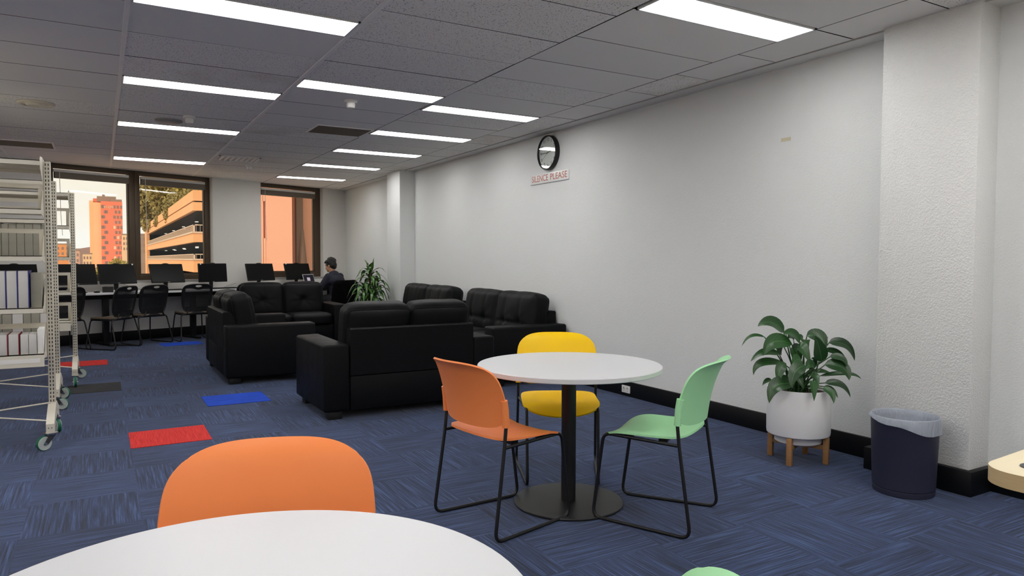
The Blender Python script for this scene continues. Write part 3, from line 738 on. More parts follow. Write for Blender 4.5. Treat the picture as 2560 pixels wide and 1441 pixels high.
    text('sign_lettering', 'scape', 2.3, 'win_pale', t, Matrix.Translation((3.7, -.15, 40.6)) @ Matrix.Rotation(PI / 2, 4, 'X') @ Matrix.Diagonal((.85, 1, 1, 1)), .05)
    # distant blocks
    for x, y, w, h, m, lab in ((-9.9, 250, 3.6, 5.4, 'far_a', 'orange tan block left of the red tower behind shelf'), (-6.5, 230, 2.6, 3.4, 'far_b', 'pink grey block beside the tan block, left of tower'),
                               (-3.6, 250, 2.4, 2.6, 'far_c', 'low cream block just left of the red tower'), (7.0, 250, 2.4, 8.6, 'far_c', 'pale block right of the red tower'), (-14.5, 260, 4.5, 4.4, 'far_b', 'pale pink block hidden behind the shelf posts'),
                               (8.9, 210, 2.6, 7.5, 'tower_grey', 'dull grey block at the left edge of the middle window behind the car park'), (-7.6, 180, 5.0, -.4, 'far_b', 'low pink roofed building in front of distant blocks')):
        t = thing('distant_building', lab, 'building', (x, y, GZ), 0, 'distant buildings outside the left window')
        part('wall', m, t, (-w / 2, w / 2, 0, 8, 0, h - GZ), smooth=False); part('roof', 'tower_grey', t, (-w / 2 - .1, w / 2 + .1, -.1, 8.1, h - GZ, h - GZ + .35), smooth=False)
        n = 0
        for k in range(3):
            for j in range(3):
                if h - GZ - 1.5 - j * 1.6 < 8: continue
                part('window', 'win_dark', t, (-w / 2 + (k + .3) * w / 3, -w / 2 + (k + .75) * w / 3, -.06, .1, h - GZ - 1.5 - j * 1.6, h - GZ - .7 - j * 1.6), smooth=False)
    bm = bmesh.new()
    n = 60; A = []
    for i in range(n + 1):
        x = -320 + i * 12; h = 20 + 14 * noise.noise(Vector((i * .13, 0, 1))) + 6 * noise.noise(Vector((i * .4, 3, 1)))
        A.append((x, h))
    add_prism(bm, [(-320, GZ)] + A + [(400, GZ)], 1500, 1700, 'y'); struct(finish('hills', bm, 'hill', smooth=False))
# ------------------------------------------------------------------ sofas
def cushion(w, d, h, r=.06, n=16, puff=.03, dents=(), wr=0.0, seed=0, channels=None):
    """soft rounded box centred on the origin; dents on the +y face: (x, z, depth, radius)"""
    bm = bmesh.new()
    bmesh.ops.create_cube(bm, size=2.0)
    bmesh.ops.subdivide_edges(bm, edges=bm.edges[:], cuts=n, use_grid_fill=True)
    hx, hy, hz = w / 2, d / 2, h / 2
    for v in bm.verts:
        x, y, z = v.co
        # spread the grid into the rounding so the corners keep resolution
        p = Vector((x * hx, y * hy, z * hz))
        q = Vector((max(-hx + r, min(hx - r, p.x)), max(-hy + r, min(hy - r, p.y)), max(-hz + r, min(hz - r, p.z))))
        dl = p - q
        if dl.length > 1e-9: p = q + dl.normalized() * r * min(1.0, max(abs(dl.x), abs(dl.y), abs(dl.z)) / r)
        fx, fz, fy = 1 - x ** 4, 1 - z ** 4, 1 - y ** 4
        p.y += puff * fx * fz * (1 if y > 0 else -1) * abs(y)
        p.z += puff * .8 * fx * fy * (1 if z > 0 else -1) * abs(z)
        p.x += puff * .4 * fz * fy * (1 if x > 0 else -1) * abs(x)
        if y > 0:
            for (dx, dz, dep, rad) in dents:
                ex, ez = p.x - dx, p.z - dz; rr = math.hypot(ex, ez); ph = math.atan2(ez, ex)
                p.y -= y * dep * math.exp(-(rr / rad) ** 2)
                p.y -= y * wr * (0.5 + 0.5 * math.cos(9 * ph + seed)) ** 2 * math.exp(-(rr / (rad * 3.0)) ** 2) * min(1, rr / rad)
            if channels:
                for cx in channels: p.y -= y * .016 * math.exp(-((p.x - cx) / .022) ** 2) * fz
                p.y -= y * .013 * math.exp(-((p.z + h * .17) / .02) ** 2) * fx
        nn = noise.noise(Vector((p.x * 4 + seed * 3.1, p.y * 4, p.z * 4)))
        n2 = noise.noise(Vector((p.x * 11 + seed, p.y * 9, p.z * 5)))
        p += Vector((0, 1 if y > 0 else -1, .4)) * (nn * .010 + n2 * .004)
        v.co = p
    return bm
def piping(bm, w, d, h, r, y):
    pass
def make_sofa(L, label, loc, rz, two_buttons, D=.93):
    """local: x along the width, y = 0 at the rear, faces +y"""
    t = thing('leather_sofa', label, 'sofa', loc, rz, 'black leather sofas')
    AW, AH, BH = .212, .60, .73
    ins = L - 2 * AW
    part('seat_base', 'leather', t, (AW - .01, L - AW + .01, .16, D - .06, .07, .31), bev=.015)
    part('lower_back_panel', 'leather', t, (AW + .003, L - AW - .003, .002, .16, .07, .343), bev=.008)
    for x0 in (0, L - AW):
        bm = bmesh.new(); add_box(bm, x0, x0 + AW, 0, D, .066, AH, bev=.022, seg=4)
        for v in bm.verts:
            if v.co.z > AH - .1: v.co.z += .010 * math.sin((v.co.x - x0) / AW * PI) + .006 * noise.noise(v.co * 5)
        finish('arm', bm, 'leather', t)
    bm = bmesh.new()
    prof = [(.0, .350), (.0, BH - .012), (.012, BH), (.075, BH), (.09, BH - .012), (.27, .30), (.1, .30)]
    add_prism(bm, prof, AW + .003, L - AW - .003, 'x')
    es = [e for e in bm.edges if e.calc_face_angle(0) > .3]
    bmesh.ops.bevel(bm, geom=es, offset=.008, segments=2, profile=.5, affect='EDGES')
    finish('back_frame', bm, 'leather', t)
    cw = ins / 2
    for k in range(2):
        cx = AW + cw * (k + .5)
        bm = cushion(cw - .012, D - .30, .17, r=.05, n=12, puff=.012, seed=k + 1)
        bmesh.ops.transform(bm, matrix=Matrix.Translation((cx, .225 + (D - .30) / 2 + .055, .385)), verts=bm.verts)
        finish('seat_cushion', bm, 'leather', t, ang=80)
        if two_buttons: dents = [(-cw * .2, -.075, .022, .045), (cw * .2, -.075, .022, .045)]; ch = (-cw * .2, cw * .2)
        else: dents = [(0, -.02, .030, .05)]; ch = None
        bm = cushion(cw - .004 + .02, .22, .50, r=.062, n=26, puff=.030, dents=dents, wr=.010, seed=k * 2.3 + L, channels=ch)
        bmesh.ops.transform(bm, matrix=Matrix.Translation((cx, .205, .655)) @ Matrix.Rotation(.16, 4, 'X'), verts=bm.verts)
        c = finish('back_cushion', bm, 'leather', t, ang=80)
        bm = bmesh.new()
        sd = k * 2.3 + L; X = (cw + .016) / 2 - .018
        pts = fillet([(-X, -.092, -.12), (-X, -.092, .232), (X, -.092, .232), (X, -.092, -.12)], .055, 8)
        pts = [a.lerp(b, f / 6) for a, b in zip(pts, pts[1:]) for f in range(6)]
        pts = [q + Vector((0, -1, .4)) * (noise.noise(Vector((q.x * 4 + sd * 3.1, q.y * 4, q.z * 4))) * .010 + noise.noise(Vector((q.x * 11 + sd, q.y * 9, q.z * 5))) * .004) for q in pts]
        add_tube(bm, pts, .006, 6)
        bmesh.ops.transform(bm, matrix=Matrix.Translation((cx, .205, .655)) @ Matrix.Rotation(.16, 4, 'X'), verts=bm.verts)
        finish('piping', bm, 'leather', c)
    for x in (.045, L - .045 - .11):
        for y in (.035, D - .035 - .11): part('foot', 'foot', t, (x, x + .11, y, y + .11, 0, .068), bev=.004)
    return t
def sofas():
    make_sofa(1.53, 'black loveseat with its plain back towards the orange and green chairs', (1.497, 5.53, 0), 0, False)
    make_sofa(1.63, 'black loveseat seen from its side, nearest the desk chairs', (1.075, 9.235, 0), -PI / 2, False, D=.90)
    make_sofa(1.62, 'black loveseat facing the camera in front of the window desks', (3.21, 11.40, 0), PI, False)
    make_sofa(2.03, 'long black sofa along the wall, nearer the yellow chair', (4.245, 6.17, 0), PI / 2, True, D=.88)
    make_sofa(2.03, 'long black sofa along the wall, beside the far pier', (4.245, 8.27, 0), PI / 2, True, D=.88)

# ------------------------------------------------------------------ tables and plastic chairs
def round_table(loc, r, h, label):
    t = thing('round_table', label, 'table', loc, 0, 'round white cafe tables')
    bm = bmesh.new(); add_lathe(bm, [(0, h - .026), (r - .003, h - .026), (r, h - .023), (r, h - .003), (r - .003, h), (0, h)], 96); finish('tabletop', bm, 'white_top', t)
    bm = bmesh.new(); add_lathe(bm, [(0, h - .032), (.2, h - .032), (.2, h - .026), (0, h - .026)], 32); finish('mounting_plate', bm, 'black_steel', t)
    bm = bmesh.new(); add_lathe(bm, [(0, .012), (.0385, .012), (.0385, h - .03), (0, h - .03)], 32); finish('column', bm, 'black_steel', t)
    bm = bmesh.new(); add_lathe(bm, [(0, 0), (.285, 0), (.288, .003), (.288, .009), (.285, .012), (0, .014)], 64); finish('base', bm, 'black_steel', t)
    return t
def make_chair(m, label, loc, face):
    """faces local +y; face = world angle it looks to"""
    t = thing('stacking_chair', label, 'chair', loc, face - PI / 2, 'plastic shell sled base chairs')
    # backrest
    def back(u, v):
        s, q = 2 * u - 1, 2 * v - 1
        x, z = sq(s, q, 4.0 if q > 0 else 5.0)
        zz = .661 + z * .154
        hw = .245 - .006 * max(0, z) + .004 * (1 - abs(z))
        k = (zz - .52) / .29
        lean = -.175 - .035 * k - .055 * max(0, k) ** 2.4
        flare = .020 * max(0, (z - .72) / .28) ** 2
        return Vector((x * hw, lean - .068 * (1 - x * x) - flare + .004, zz))
    bm = bmesh.new(); add_shell(bm, back, 28, 24, .009)
    b = finish('backrest', bm, m, t, ang=50)
    for sx in (-1, 1):
        bm = bmesh.new(); add_tube(bm, [(sx * .2405, -.181, .522), (sx * .2405, -.186, .60), (sx * .2395, -.193, .645)], .017, 10); finish('frame_socket', bm, m, b)
    def seat(u, v):
        s, q = 2 * u - 1, 2 * v - 1
        x, y = sq(s, q, 6.0 if q > 0 else 6.0)
        hw = .225 + .004 * (y < 0) * (-y)
        dip = -.016 * (1 - x * x) * (1 - y * y)
        front = max(0.0, (y - .45) / .55)
        drop = -.055 * front ** 2 * (1 - .75 * x * x) - .006 * front
        yy = y * (.194 + .018 * (1 - x * x) if y < 0 else .205 + .012 * (1 - x * x))
        return Vector((x * hw, yy + .0, .452 + dip + drop + .008 * max(0, -y) ** 2))
    bm = bmesh.new(); add_shell(bm, seat, 24, 24, .010); finish('seat', bm, m, t, ang=50)
    for sx in (-1, 1):
        bm = bmesh.new()
        pts = [(sx * .2398, -.190, .632), (sx * .2405, -.181, .52), (sx * .2415, -.190, .43), (sx * .25, -.25, .0085), (sx * .20, .255, .0085), (sx * .203, .198, .4345), (sx * .238, -.188, .4265)]
        add_tube(bm, pts, .0085, 10, fil=.045)
        finish('sled_leg', bm, 'black_steel', t, ang=60)
    bm = bmesh.new(); add_tube(bm, [(-.21, .07, .428), (.21, .07, .428)], .0075, 8); add_tube(bm, [(-.22, -.1, .424), (.22, -.1, .424)], .0075, 8)
    for sx in (-1, 1):
        for y in (.07, -.1): add_box(bm, sx * .19 - .012, sx * .19 + .012, y - .02, y + .02, .426, .44)
    finish('cross_bar', bm, 'black_steel', t)
    return t
def cafe():
    round_table((2.12, 3.06, 0), .482, .735, 'round white pedestal table ringed by orange, yellow and green chairs')
    round_table((.168, 1.145, 0), .475, .728, 'large white round tabletop cut by the bottom edge')
    make_chair('orange', 'orange chair seen from behind at the far round table', (1.715, 3.035, 0), math.radians(9))
    make_chair('yellow', 'yellow chair behind the round white table', (2.35, 3.49, 0), math.radians(241))
    make_chair('green', 'mint green chair right of the round table, near the potted plant', (2.395, 2.69, 0), math.radians(120))
    make_chair('orange', 'orange chair with its backrest rising over the foreground tabletop', (.279, 1.563, 0), math.radians(252))
    make_chair('green', 'mint green chair of which only the top edge shows at bottom', (.49, .86, 0), math.radians(135))
    # birch topped table at the right edge: rounded rectangular top with a cable hole
    t = thing('birch_table', 'pale birch table corner with round cable hole at right edge', 'table', (2.05, .42, 0), math.radians(4))
    h = .735
    bm = bmesh.new()
    X, Y, r = .9, .58, .09
    poly = []
    for cx, cy, a0 in ((X - r, Y - r, 0), (r, Y - r, 90), (r, r - .35, 180), (X - r, r - .35, 270)):
        for k in range(9): a = math.radians(a0 + 90 * k / 8); poly.append((cx + r * math.cos(a), cy + r * math.sin(a)))
    hx, hy, hr = .115, .485, .03
    hole = [(hx + hr * math.cos(2 * PI * k / 36), hy + hr * math.sin(2 * PI * k / 36)) for k in range(36)]
    n = len(poly)
    for z, fl in ((h, False), (h - .042, True)):
        A = [bm.verts.new((a, b, z)) for a, b in poly]; B = [bm.verts.new((a, b, z)) for a, b in hole]
        es = [bm.edges.new((A[i], A[(i + 1) % n])) for i in range(n)] + [bm.edges.new((B[i], B[(i + 1) % 36])) for i in range(36)]
        bmesh.ops.triangle_fill(bm, use_beauty=True, use_dissolve=False, edges=es)
        if fl: a2, b2 = A, B
        else: a1, b1 = A, B
    for f in bm.faces: f.material_index = 0
    for i in range(n): bm.faces.new((a1[i], a1[(i + 1) % n], a2[(i + 1) % n], a2[i])).material_index = 1
    for i in range(36): bm.faces.new((b1[i], b1[(i + 1) % 36], b2[(i + 1) % 36], b2[i])).material_index = 1
    top = finish('tabletop', bm, ['birch', 'birch_edge'], t, ang=40)
    bm = bmesh.new(); add_lathe(bm, [(.0215, h - .02), (.0295, h - .02), (.0295, h + .0005), (.034, h + .0008), (.034, h + .003), (.0215, h + .003), (.0215, h - .02)], 36, (hx, hy), cap=False); finish('cable_grommet', bm, 'fork', top)
    part('under_frame', 'black_steel', t, (.1, X - .1, -.25, .38, h - .075, h - .043), bev=.004)
    bm = bmesh.new(); add_box(bm, .42, .5, .0, .08, .02, h - .07, bev=.004); finish('column', bm, 'black_steel', t)
    part('base', 'black_steel', t, (.15, .77, -.24, .32, 0, .02), bev=.005)

# ------------------------------------------------------------------ plants, bin
def bez(a, b, c, t): return a * (1 - t) ** 2 + b * 2 * t * (1 - t) + c * t * t
def add_leaf(bm, uvl, a, b, c, w, nrm_hint, n=12, fold=.25, wav=.0):
    rows = []
    for i in range(n + 1):
        t = i / n; p = bez(a, b, c, t); tg = (bez(a, b, c, min(1, t + .02)) - bez(a, b, c, max(0, t - .02))).normalized()
        s = tg.cross(nrm_hint)
        if s.length < .05: s = tg.orthogonal()
        s.normalize(); nn = s.cross(tg).normalized()
        ww = w * .5 * (math.sin(PI * min(1, t ** .72 * 1.0)) ** .85 * (1 - .25 * t) + (.02 if 0 < i < n else 0))
        row = []
        for k in (-1, -.5, 0, .5, 1):
            q = p + s * ww * k + nn * (abs(k) ** 1.3 * ww * fold) + nn * wav * ww * math.sin(t * 14 + k)
            v = bm.verts.new(q); row.append((v, (k * .5 + .5, t)))
        rows.append(row)
    for A, B in zip(rows, rows[1:]):
        for k in range(4):
            q4 = (A[k], A[k + 1], B[k + 1], B[k])
            f = bm.faces.new([x[0] for x in q4])
            for lp, x in zip(f.loops, q4): lp[uvl].uv = x[1]
def finish_leaves(name, bm, m, parent):
    for f in bm.faces: f.smooth = True
    me = bpy.data.meshes.new(name); bm.to_mesh(me); bm.free(); me.materials.append(M[m])
    o = bpy.data.objects.new(name, me); COL.objects.link(o); o.parent = parent; return o
def potted_lily():
    C0 = Vector((3.86, 2.99, 0))
    s = thing('plant_stand', 'low oak plant stand under the white pot', 'plant stand', C0, math.radians(-23))
    for k in range(4):
        a = PI / 4 + k * PI / 2; x, y = .172 * math.cos(a), .172 * math.sin(a)
        bm = bmesh.new(); add_box(bm, -.0165, .0165, -.0165, .0165, 0, .172, bev=.003, mtx=Matrix.Translation((x, y, 0)) @ Matrix.Rotation(a, 4, 'Z')); finish('leg', bm, 'stand', s)
    for a in (PI / 4, 3 * PI / 4):
        bm = bmesh.new(); add_box(bm, -.156, .156, -.013, .013, .092 - .001 * (a > 1), .118, bev=.002, mtx=Matrix.Rotation(a, 4, 'Z')); finish('cross_rail', bm, 'stand', s)
    t = thing('potted_plant', 'leafy peace lily in white pot beside the near pier', 'plant', C0 + Vector((0, 0, .118)))
    bm = bmesh.new(); add_lathe(bm, [(0, 0), (.13, 0), (.142, .008), (.145, .05), (.152, .053), (.184, .055), (.191, .060), (.193, .075), (.194, .345), (.192, .349), (.185, .349), (.183, .345), (.18, .30), (0, .30)], 64); finish('pot', bm, 'pot', t, ang=30)
    bm = bmesh.new(); add_lathe(bm, [(0, .325), (.1, .327), (.182, .318)], 40, cap=False)
    for v in bm.verts: v.co.z += .008 * noise.noise(v.co * 40)
    finish('soil', bm, 'soil', t)
    R = Vector((.865, -.5, 0)); F = Vector((-.5, -.865, 0)); U = Vector((0, 0, 1))     # right, towards viewer, up
    S = 1 / 2462.0; rnd = random.Random(5)
    def P(x, y, f): return R * ((x - 1035) * S) + U * (.335 + (1275 - y) * S) + F * f
    L = [((790, 370), (540, 90), (325, 265), .105, .0), ((980, 510), (830, 300), (665, 360), .085, .06), ((820, 520), (430, 370), (335, 690), .115, .1), ((470, 440), (190, 320), (65, 570), .025, .02),
         ((690, 700), (380, 570), (190, 800), .06, .04), ((750, 840), (240, 720), (230, 1010), .06, .05), ((730, 820), (560, 860), (580, 1160), .07, .1), ((960, 830), (720, 850), (705, 1150), .095, .17),
         ((830, 1130), (420, 1030), (400, 1400), .105, .14), ((560, 1100), (440, 1080), (370, 1170), .035, .05), ((1040, 1050), (1035, 1090), (1015, 1340), .06, .2), ((1300, 800), (1250, 600), (1135, 385), .10, .08),
         ((1190, 430), (1440, 360), (1440, 650), .10, -.05), ((1490, 530), (1800, 460), (1850, 800), .085, .0), ((1430, 650), (1740, 620), (1750, 960), .055, -.02), ((1400, 720), (1600, 680), (1620, 860), .06, .1),
         ((1310, 840), (1650, 800), (1640, 1060), .10, .11), ((1350, 1060), (1850, 940), (1960, 1085), .035, .0), ((1310, 1120), (1580, 1060), (1655, 1320), .06, .12), ((1200, 1170), (1350, 1190), (1320, 1380), .055, .19),
         ((1300, 1170), (1430, 1190), (1460, 1330), .04, .12), ((1260, 385), (1430, 330), (1545, 480), .03, -.1), ((810, 540), (690, 570), (760, 740), .06, -.06), ((960, 560), (1000, 520), (1110, 830), .085, .05),
         ((1150, 900), (1040, 760), (970, 890), .08, .12), ((960, 760), (860, 730), (765, 830), .08, .1), ((1060, 540), (990, 420), (910, 480), .07, -.12), ((1180, 950), (1250, 760), (1150, 760), .06, .02),
         ((1290, 1000), (1400, 960), (1540, 1015), .04, -.04), ((1090, 990), (1150, 960), (1160, 1170), .06, .12), ((900, 1000), (880, 980), (960, 1200), .06, .1), ((1120, 500), (1080, 420), (1160, 650), .09, -.03),
         ((640, 1100), (760, 1000), (800, 1150), .05, .06), ((1000, 640), (900, 640), (1010, 900), .08, .0), ((900, 400), (960, 360), (1010, 470), .05, -.1), ((1150, 620), (1000, 600), (1060, 760), .08, -.08)]
    bm = bmesh.new(); uvl = bm.loops.layers.uv.new('UVMap'); bs = bmesh.new()
    for a, b, c, w, f in L:
        pa, pb, pc = P(*a, f), P(*b, f + .03), P(*c, f + .05)
        add_leaf(bm, uvl, pa, pb, pc, w, (F * .75 + U * .6 + R * rnd.uniform(-.3, .3)).normalized(), fold=rnd.uniform(.1, .3))
        base = Vector((rnd.uniform(-.055, .055), rnd.uniform(-.05, .05), .318)); mid = base.lerp(pa, .55) + U * .04
        add_tube(bs, [base, bez(base, mid, pa, .33), bez(base, mid, pa, .66), pa + (pb - pa) * .04], .004, 6, radii=[.0065, .005, .004, .003])
    finish_leaves('foliage', bm, 'leaf', t); finish('stems', bs, 'stem', t)
def dracaena():
    C0 = Vector((3.66, 10.78, 0)); rnd = random.Random(11)
    t = thing('potted_plant', 'tall striped leaf dracaena standing between the person and the far pier', 'plant', C0)
    bm = bmesh.new(); add_lathe(bm, [(0, 0), (.125, 0), (.135, .01), (.165, .30), (.17, .302), (.17, .315), (.155, .315), (.15, .27), (0, .27)], 40); finish('pot', bm, 'pot', t)
    bm = bmesh.new(); add_lathe(bm, [(0, .285), (.152, .28)], 30, cap=False); finish('soil', bm, 'soil', t)
    bm = bmesh.new()
    tops = [(0, 0, 1.12), (.09, .03, .88), (-.08, .04, .82), (.02, -.08, .70)]
    for x, y, z in tops: add_tube(bm, [(x * .5, y * .5, .27), (x * .8, y * .8, z * .6), (x, y, z)], .018, 8)
    finish('canes', bm, 'cane', t)
    bm = bmesh.new(); uvl = bm.loops.layers.uv.new('UVMap')
    whorls = [(0, 0, 1.10, 20, .30, 1.0), (.10, .03, .92, 20, .30, .9), (-.09, .03, .86, 20, .30, .9), (.03, -.09, .74, 20, .28, .8), (-.03, .07, .66, 18, .28, .8), (.05, .0, .55, 16, .28, .7)]
    for j, (x, y, z, n, ln0, lift) in enumerate(whorls):
        for k in range(n):
            az = k * 2.399 + j * 1.1; lev = k / n
            d = Vector((math.cos(az), math.sin(az), 0)); a = Vector((x, y, z - .16 * lev)) + d * .015
            ln = ln0 * rnd.uniform(.85, 1.2); w = rnd.uniform(.062, .092)
            if j == 0 and k < 4:
                b = a + d * .02 + Vector((0, 0, .12)); c = a + d * (.05 + .035 * k) + Vector((0, 0, .215 - .03 * k)); w = .095
            else:
                up = .11 * lift * (1 - .5 * lev); out = rnd.uniform(.09, .16)
                b = a + d * out * 1.1 + Vector((0, 0, up * 1.7)); c = a + d * (out * 1.2 + ln * .28) + Vector((0, 0, up - ln * (.35 + .55 * rnd.random())))
            for q in (b, c):
                if C0.x + q.x > 3.985: q.x = 3.985 - C0.x
                if C0.y + q.y < 10.37: q.y = 10.37 - C0.y
                q.z = max(q.z, .34)
            add_leaf(bm, uvl, a, b, c, w, (Vector((0, 0, 1)) + d * .5).normalized(), n=10, fold=.18, wav=.08)
    finish_leaves('foliage', bm, 'leaf2', t)
def waste_bin():
    t = thing('waste_bin', 'navy waste bin with translucent liner by the near pier', 'bin', (3.845, 2.285, 0), math.radians(10))
    bm = bmesh.new(); add_lathe(bm, [(0, 0), (.152, 0), (.155, .003), (.156, .028), (.152, .031), (.152, .033), (.157, .036), (.170, .416), (.172, .423), (.168, .425), (.164, .416), (.150, .03), (0, .028)], 56); finish('body', bm, 'bin', t, ang=30)
    bm = bmesh.new(); n = 72; rows = []
    def R(a, z, k): return .1775 + .004 * math.sin(9 * a + 3 * z * 20) * k + .003 * math.sin(17 * a) * k
    prof = [(-.028, .24), (-.020, .33), (-.012, .395), (-.004, .424), (.004, .430), (.009, .424), (.010, .0)]
    for i in range(n):
        a = 2 * PI * i / n; row = []
        # overhang is deep on the viewer's right, almost none at the left
        dep = .012 + .075 * (.5 + .5 * math.cos(a - math.radians(-75))) ** 1.3 + .006 * math.sin(5 * a)
        for j, (dr, z) in enumerate(prof):
            zz = z if j < 6 else .424 - dep
            r = .165 + dr + (.0035 * math.sin(11 * a + zz * 30) + .003 * math.sin(23 * a + 1.3)) * (1 if j < 3 else .35) + (.004 if j == 6 else 0)
            row.append(bm.verts.new((r * math.cos(a), r * math.sin(a), zz)))
        rows.append(row)
    for i in range(n):
        A, B = rows[i], rows[(i + 1) % n]
        for j in range(len(prof) - 1): bm.faces.new((A[j], B[j], B[j + 1], A[j + 1]))
    finish('bin_liner', bm, 'liner', t, ang=180)
# ------------------------------------------------------------------ desk row by the windows
DZ = .785
def desks():
    g = 'white bench desks under the windows'
    for u0, u1, legs, lab in ((-2.75, 1.86, (-2.5, -1.35, -.11, 1.21), 'long white bench desk under the left windows'), (1.868, 4.28, (2.52, 3.9), 'white bench desk below the salmon window where the person sits')):
        t = thing('bench_desk', lab, 'desk', WO, WA, g)
        part('desktop', 'white_top', t, (u0, u1, -.655, -.03, DZ - .027, DZ), bev=.002)
        for u in legs:
            bm = bmesh.new(); add_box(bm, u - .042, u + .042, -.43, -.37, .03, DZ - .03, bev=.004); add_box(bm, u - .03, u + .03, -.60, -.09, 0, .03, bev=.006); add_box(bm, u - .03, u + .03, -.6, -.09, DZ - .06, DZ - .028, bev=.003)
            finish('desk_leg', bm, 'black_steel', t)
        part('back_rail', 'black_steel', t, (u0 + .1, u1 - .1, -.42, -.38, DZ - .1, DZ - .04), smooth=False)
def monitor(u, d, yaw, tilt, label, stick):
    p = W(u, d, DZ); t = thing('monitor', label, 'monitor', p, WA + yaw, 'black monitors on the window desks')
    # local: -y faces the room
    R = Matrix.Translation((0, 0, .265)) @ Matrix.Rotation(-tilt, 4, 'X')
    def pr(nm, m, bx, bev=0.0, par=t):
        bm = bmesh.new(); add_box(bm, *bx, bev=bev); bmesh.ops.transform(bm, matrix=R, verts=bm.verts); return finish(nm, bm, m, par)
    h = pr('housing', 'bezel', (-.265, .265, -.012, .014, -.155, .155), .004)
    pr('screen', 'screen', (-.258, .258, -.0135, -.011, -.138, .150))
    pr('rear_bulge', 'bezel', (-.15, .15, .013, .04, -.09, .09), .012)
    bm = bmesh.new(); add_lathe(bm, [(0, .15), (.058, .15), (.05, .162), (.03, .168), (0, .169)], 24)
    bmesh.ops.transform(bm, matrix=R @ Matrix.Diagonal((1, .25, 1, 1)), verts=bm.verts); finish('top_grip', bm, 'bezel', t)
    pr('badge', 'grey_plastic', (-.016, .016, -.0145, -.0125, -.150, -.143))
    if stick:
        x = -.225 if stick < 0 else .235
        o = pr('corner_sticker', 'paper', (x - .011, x + .011, -.0145, -.0125, .136, .157)); o['label'] = 'small white sticker'
    bm = bmesh.new(); add_box(bm, -.03, .03, .035, .06, .006, .25, bev=.004); finish('neck', bm, 'black_plastic', t)
    bm = bmesh.new(); add_box(bm, -.12, .12, -.08, .11, 0, .009, bev=.004); finish('foot', bm, 'black_plastic', t)
def desk_things():
    spec = [(-1.21, .32, .0, .30, 'black monitor seen between shelves of the front rack', 0), (-.455, .30, .0, .3, 'black monitor with glare, behind the shelf rack post', 0), (.105, .30, .02, .32, 'black tilted monitor in front of the red tower window', 1),
            (.85, .30, .02, .34, 'black tilted monitor in front of the car park window', 0), (1.61, .30, .12, .08, 'upright black monitor at the white wall between the windows', -1), (2.49, .30, .0, .30, 'black monitor overlapping left edge of the salmon window', 0),
            (3.28, .27, .0, .32, 'black monitor behind the open laptop', -1)]
    for s in spec: monitor(*s)
    def kb(u, d, rz, lab):
        t = thing('keyboard', lab, 'keyboard', W(u, d, DZ), WA + rz, 'keyboards on the window desks')
        bm = bmesh.new(); add_box(bm, -.22, .22, -.065, .065, 0.001, .018, bev=.005); finish('case', bm, 'black_plastic', t)
        bm = bmesh.new()
        for r in range(5):
            for c in range(15): add_box(bm, -.207 + c * .0277, -.183 + c * .0277, -.055 + r * .0225, -.036 + r * .0225, .017, .022)
        finish('keys', bm, 'bezel', t, smooth=False)
    kb(-.62, .44, 0, 'black keyboard on the desk beside the rack post')
    kb(.80, .47, .05, 'black keyboard under the car park window monitor')
    kb(1.72, .45, -.03, 'black keyboard before the upright monitor')
    kb(2.40, .48, 0, 'black keyboard before the salmon window monitor')
    def mouse(u, d, lab):
        t = thing('computer_mouse', lab, 'mouse', W(u, d, DZ), WA + .2, 'mice on the window desks')
        bm = bmesh.new(); add_ellipsoid(bm, (0, 0, .012), (.034, .056, .02)); bmesh.ops.bisect_plane(bm, geom=bm.verts[:] + bm.edges[:] + bm.faces[:], plane_co=(0, 0, .0005), plane_no=(0, 0, -1), clear_outer=True)
        bmesh.ops.holes_fill(bm, edges=[e for e in bm.edges if e.is_boundary]); finish('shell', bm, 'black_plastic', t)
        bm = bmesh.new(); add_ellipsoid(bm, (0, .015, .024), (.022, .03, .011)); finish('button_panel', bm, 'white_plastic', t)
    mouse(-.26, .50, 'mouse with pale top on the desk left of the first chair')
    mouse(2.0, .50, 'mouse on the desk left of the salmon window chair')
    t = thing('desk_phone', 'small black desk phone with pale side left of monitor stand', 'phone', W(-.07, .42, DZ), WA - .5)
    bm = bmesh.new(); add_prism(bm, [(-.08, 0), (.08, 0), (.08, .03), (-.06, .085), (-.08, .08)], -.07, .07, 'x'); finish('body', bm, 'black_plastic', t)
    bm = bmesh.new(); add_box(bm, -.065, -.03, -.07, .09, .06, .085, bev=.012); finish('handset', bm, 'black_plastic', t)
    part('side_panel', 'white_plastic', t, (.070, .075, -.06, .06, .005, .03))
    def cable(pts, lab, r=.0035):
        bm = bmesh.new(); add_tube(bm, [W(*p) for p in pts], r, 6, fil=.08); o = finish('power_cable', bm, 'grey_plastic'); tag(o, lab, 'cable', 'loose cables by the desks')
    cable([(.30, -.003, .90), (.42, .10, .82), (.62, .2, DZ + .004), (.85, .15, DZ + .004)], 'thin cable drooping behind the car park monitor')
    cable([(1.75, .1, DZ + .004), (1.86, .2, DZ + .004), (1.95, .12, DZ + .03), (2.2, -.003, DZ + .07)], 'thin cable right of the upright monitor')
    cable([(.52, .2, .72), (.50, .14, .45), (.34, .06, .40), (.30, .035, .17)], 'grey cable hanging down the wall under the desk')
    # laptop in front of the person
    t = thing('laptop', 'open silver laptop before the seated person', 'laptop', W(3.42, .47, DZ), WA + .28)
    part('base', 'silver', t, (-.155, .155, -.215, 0, 0.001, .014), bev=.004)
    part('keyboard_deck', 'bezel', t, (-.135, .135, -.105, -.015, .0138, .0148), smooth=False)
    L = Matrix.Translation((0, 0.0, .012)) @ Matrix.Rotation(-.30, 4, 'X')
    def lp(nm, m, bx, par=t):
        bm = bmesh.new(); add_box(bm, *bx); bmesh.ops.transform(bm, matrix=L, verts=bm.verts); return finish(nm, bm, m, par, smooth=False)
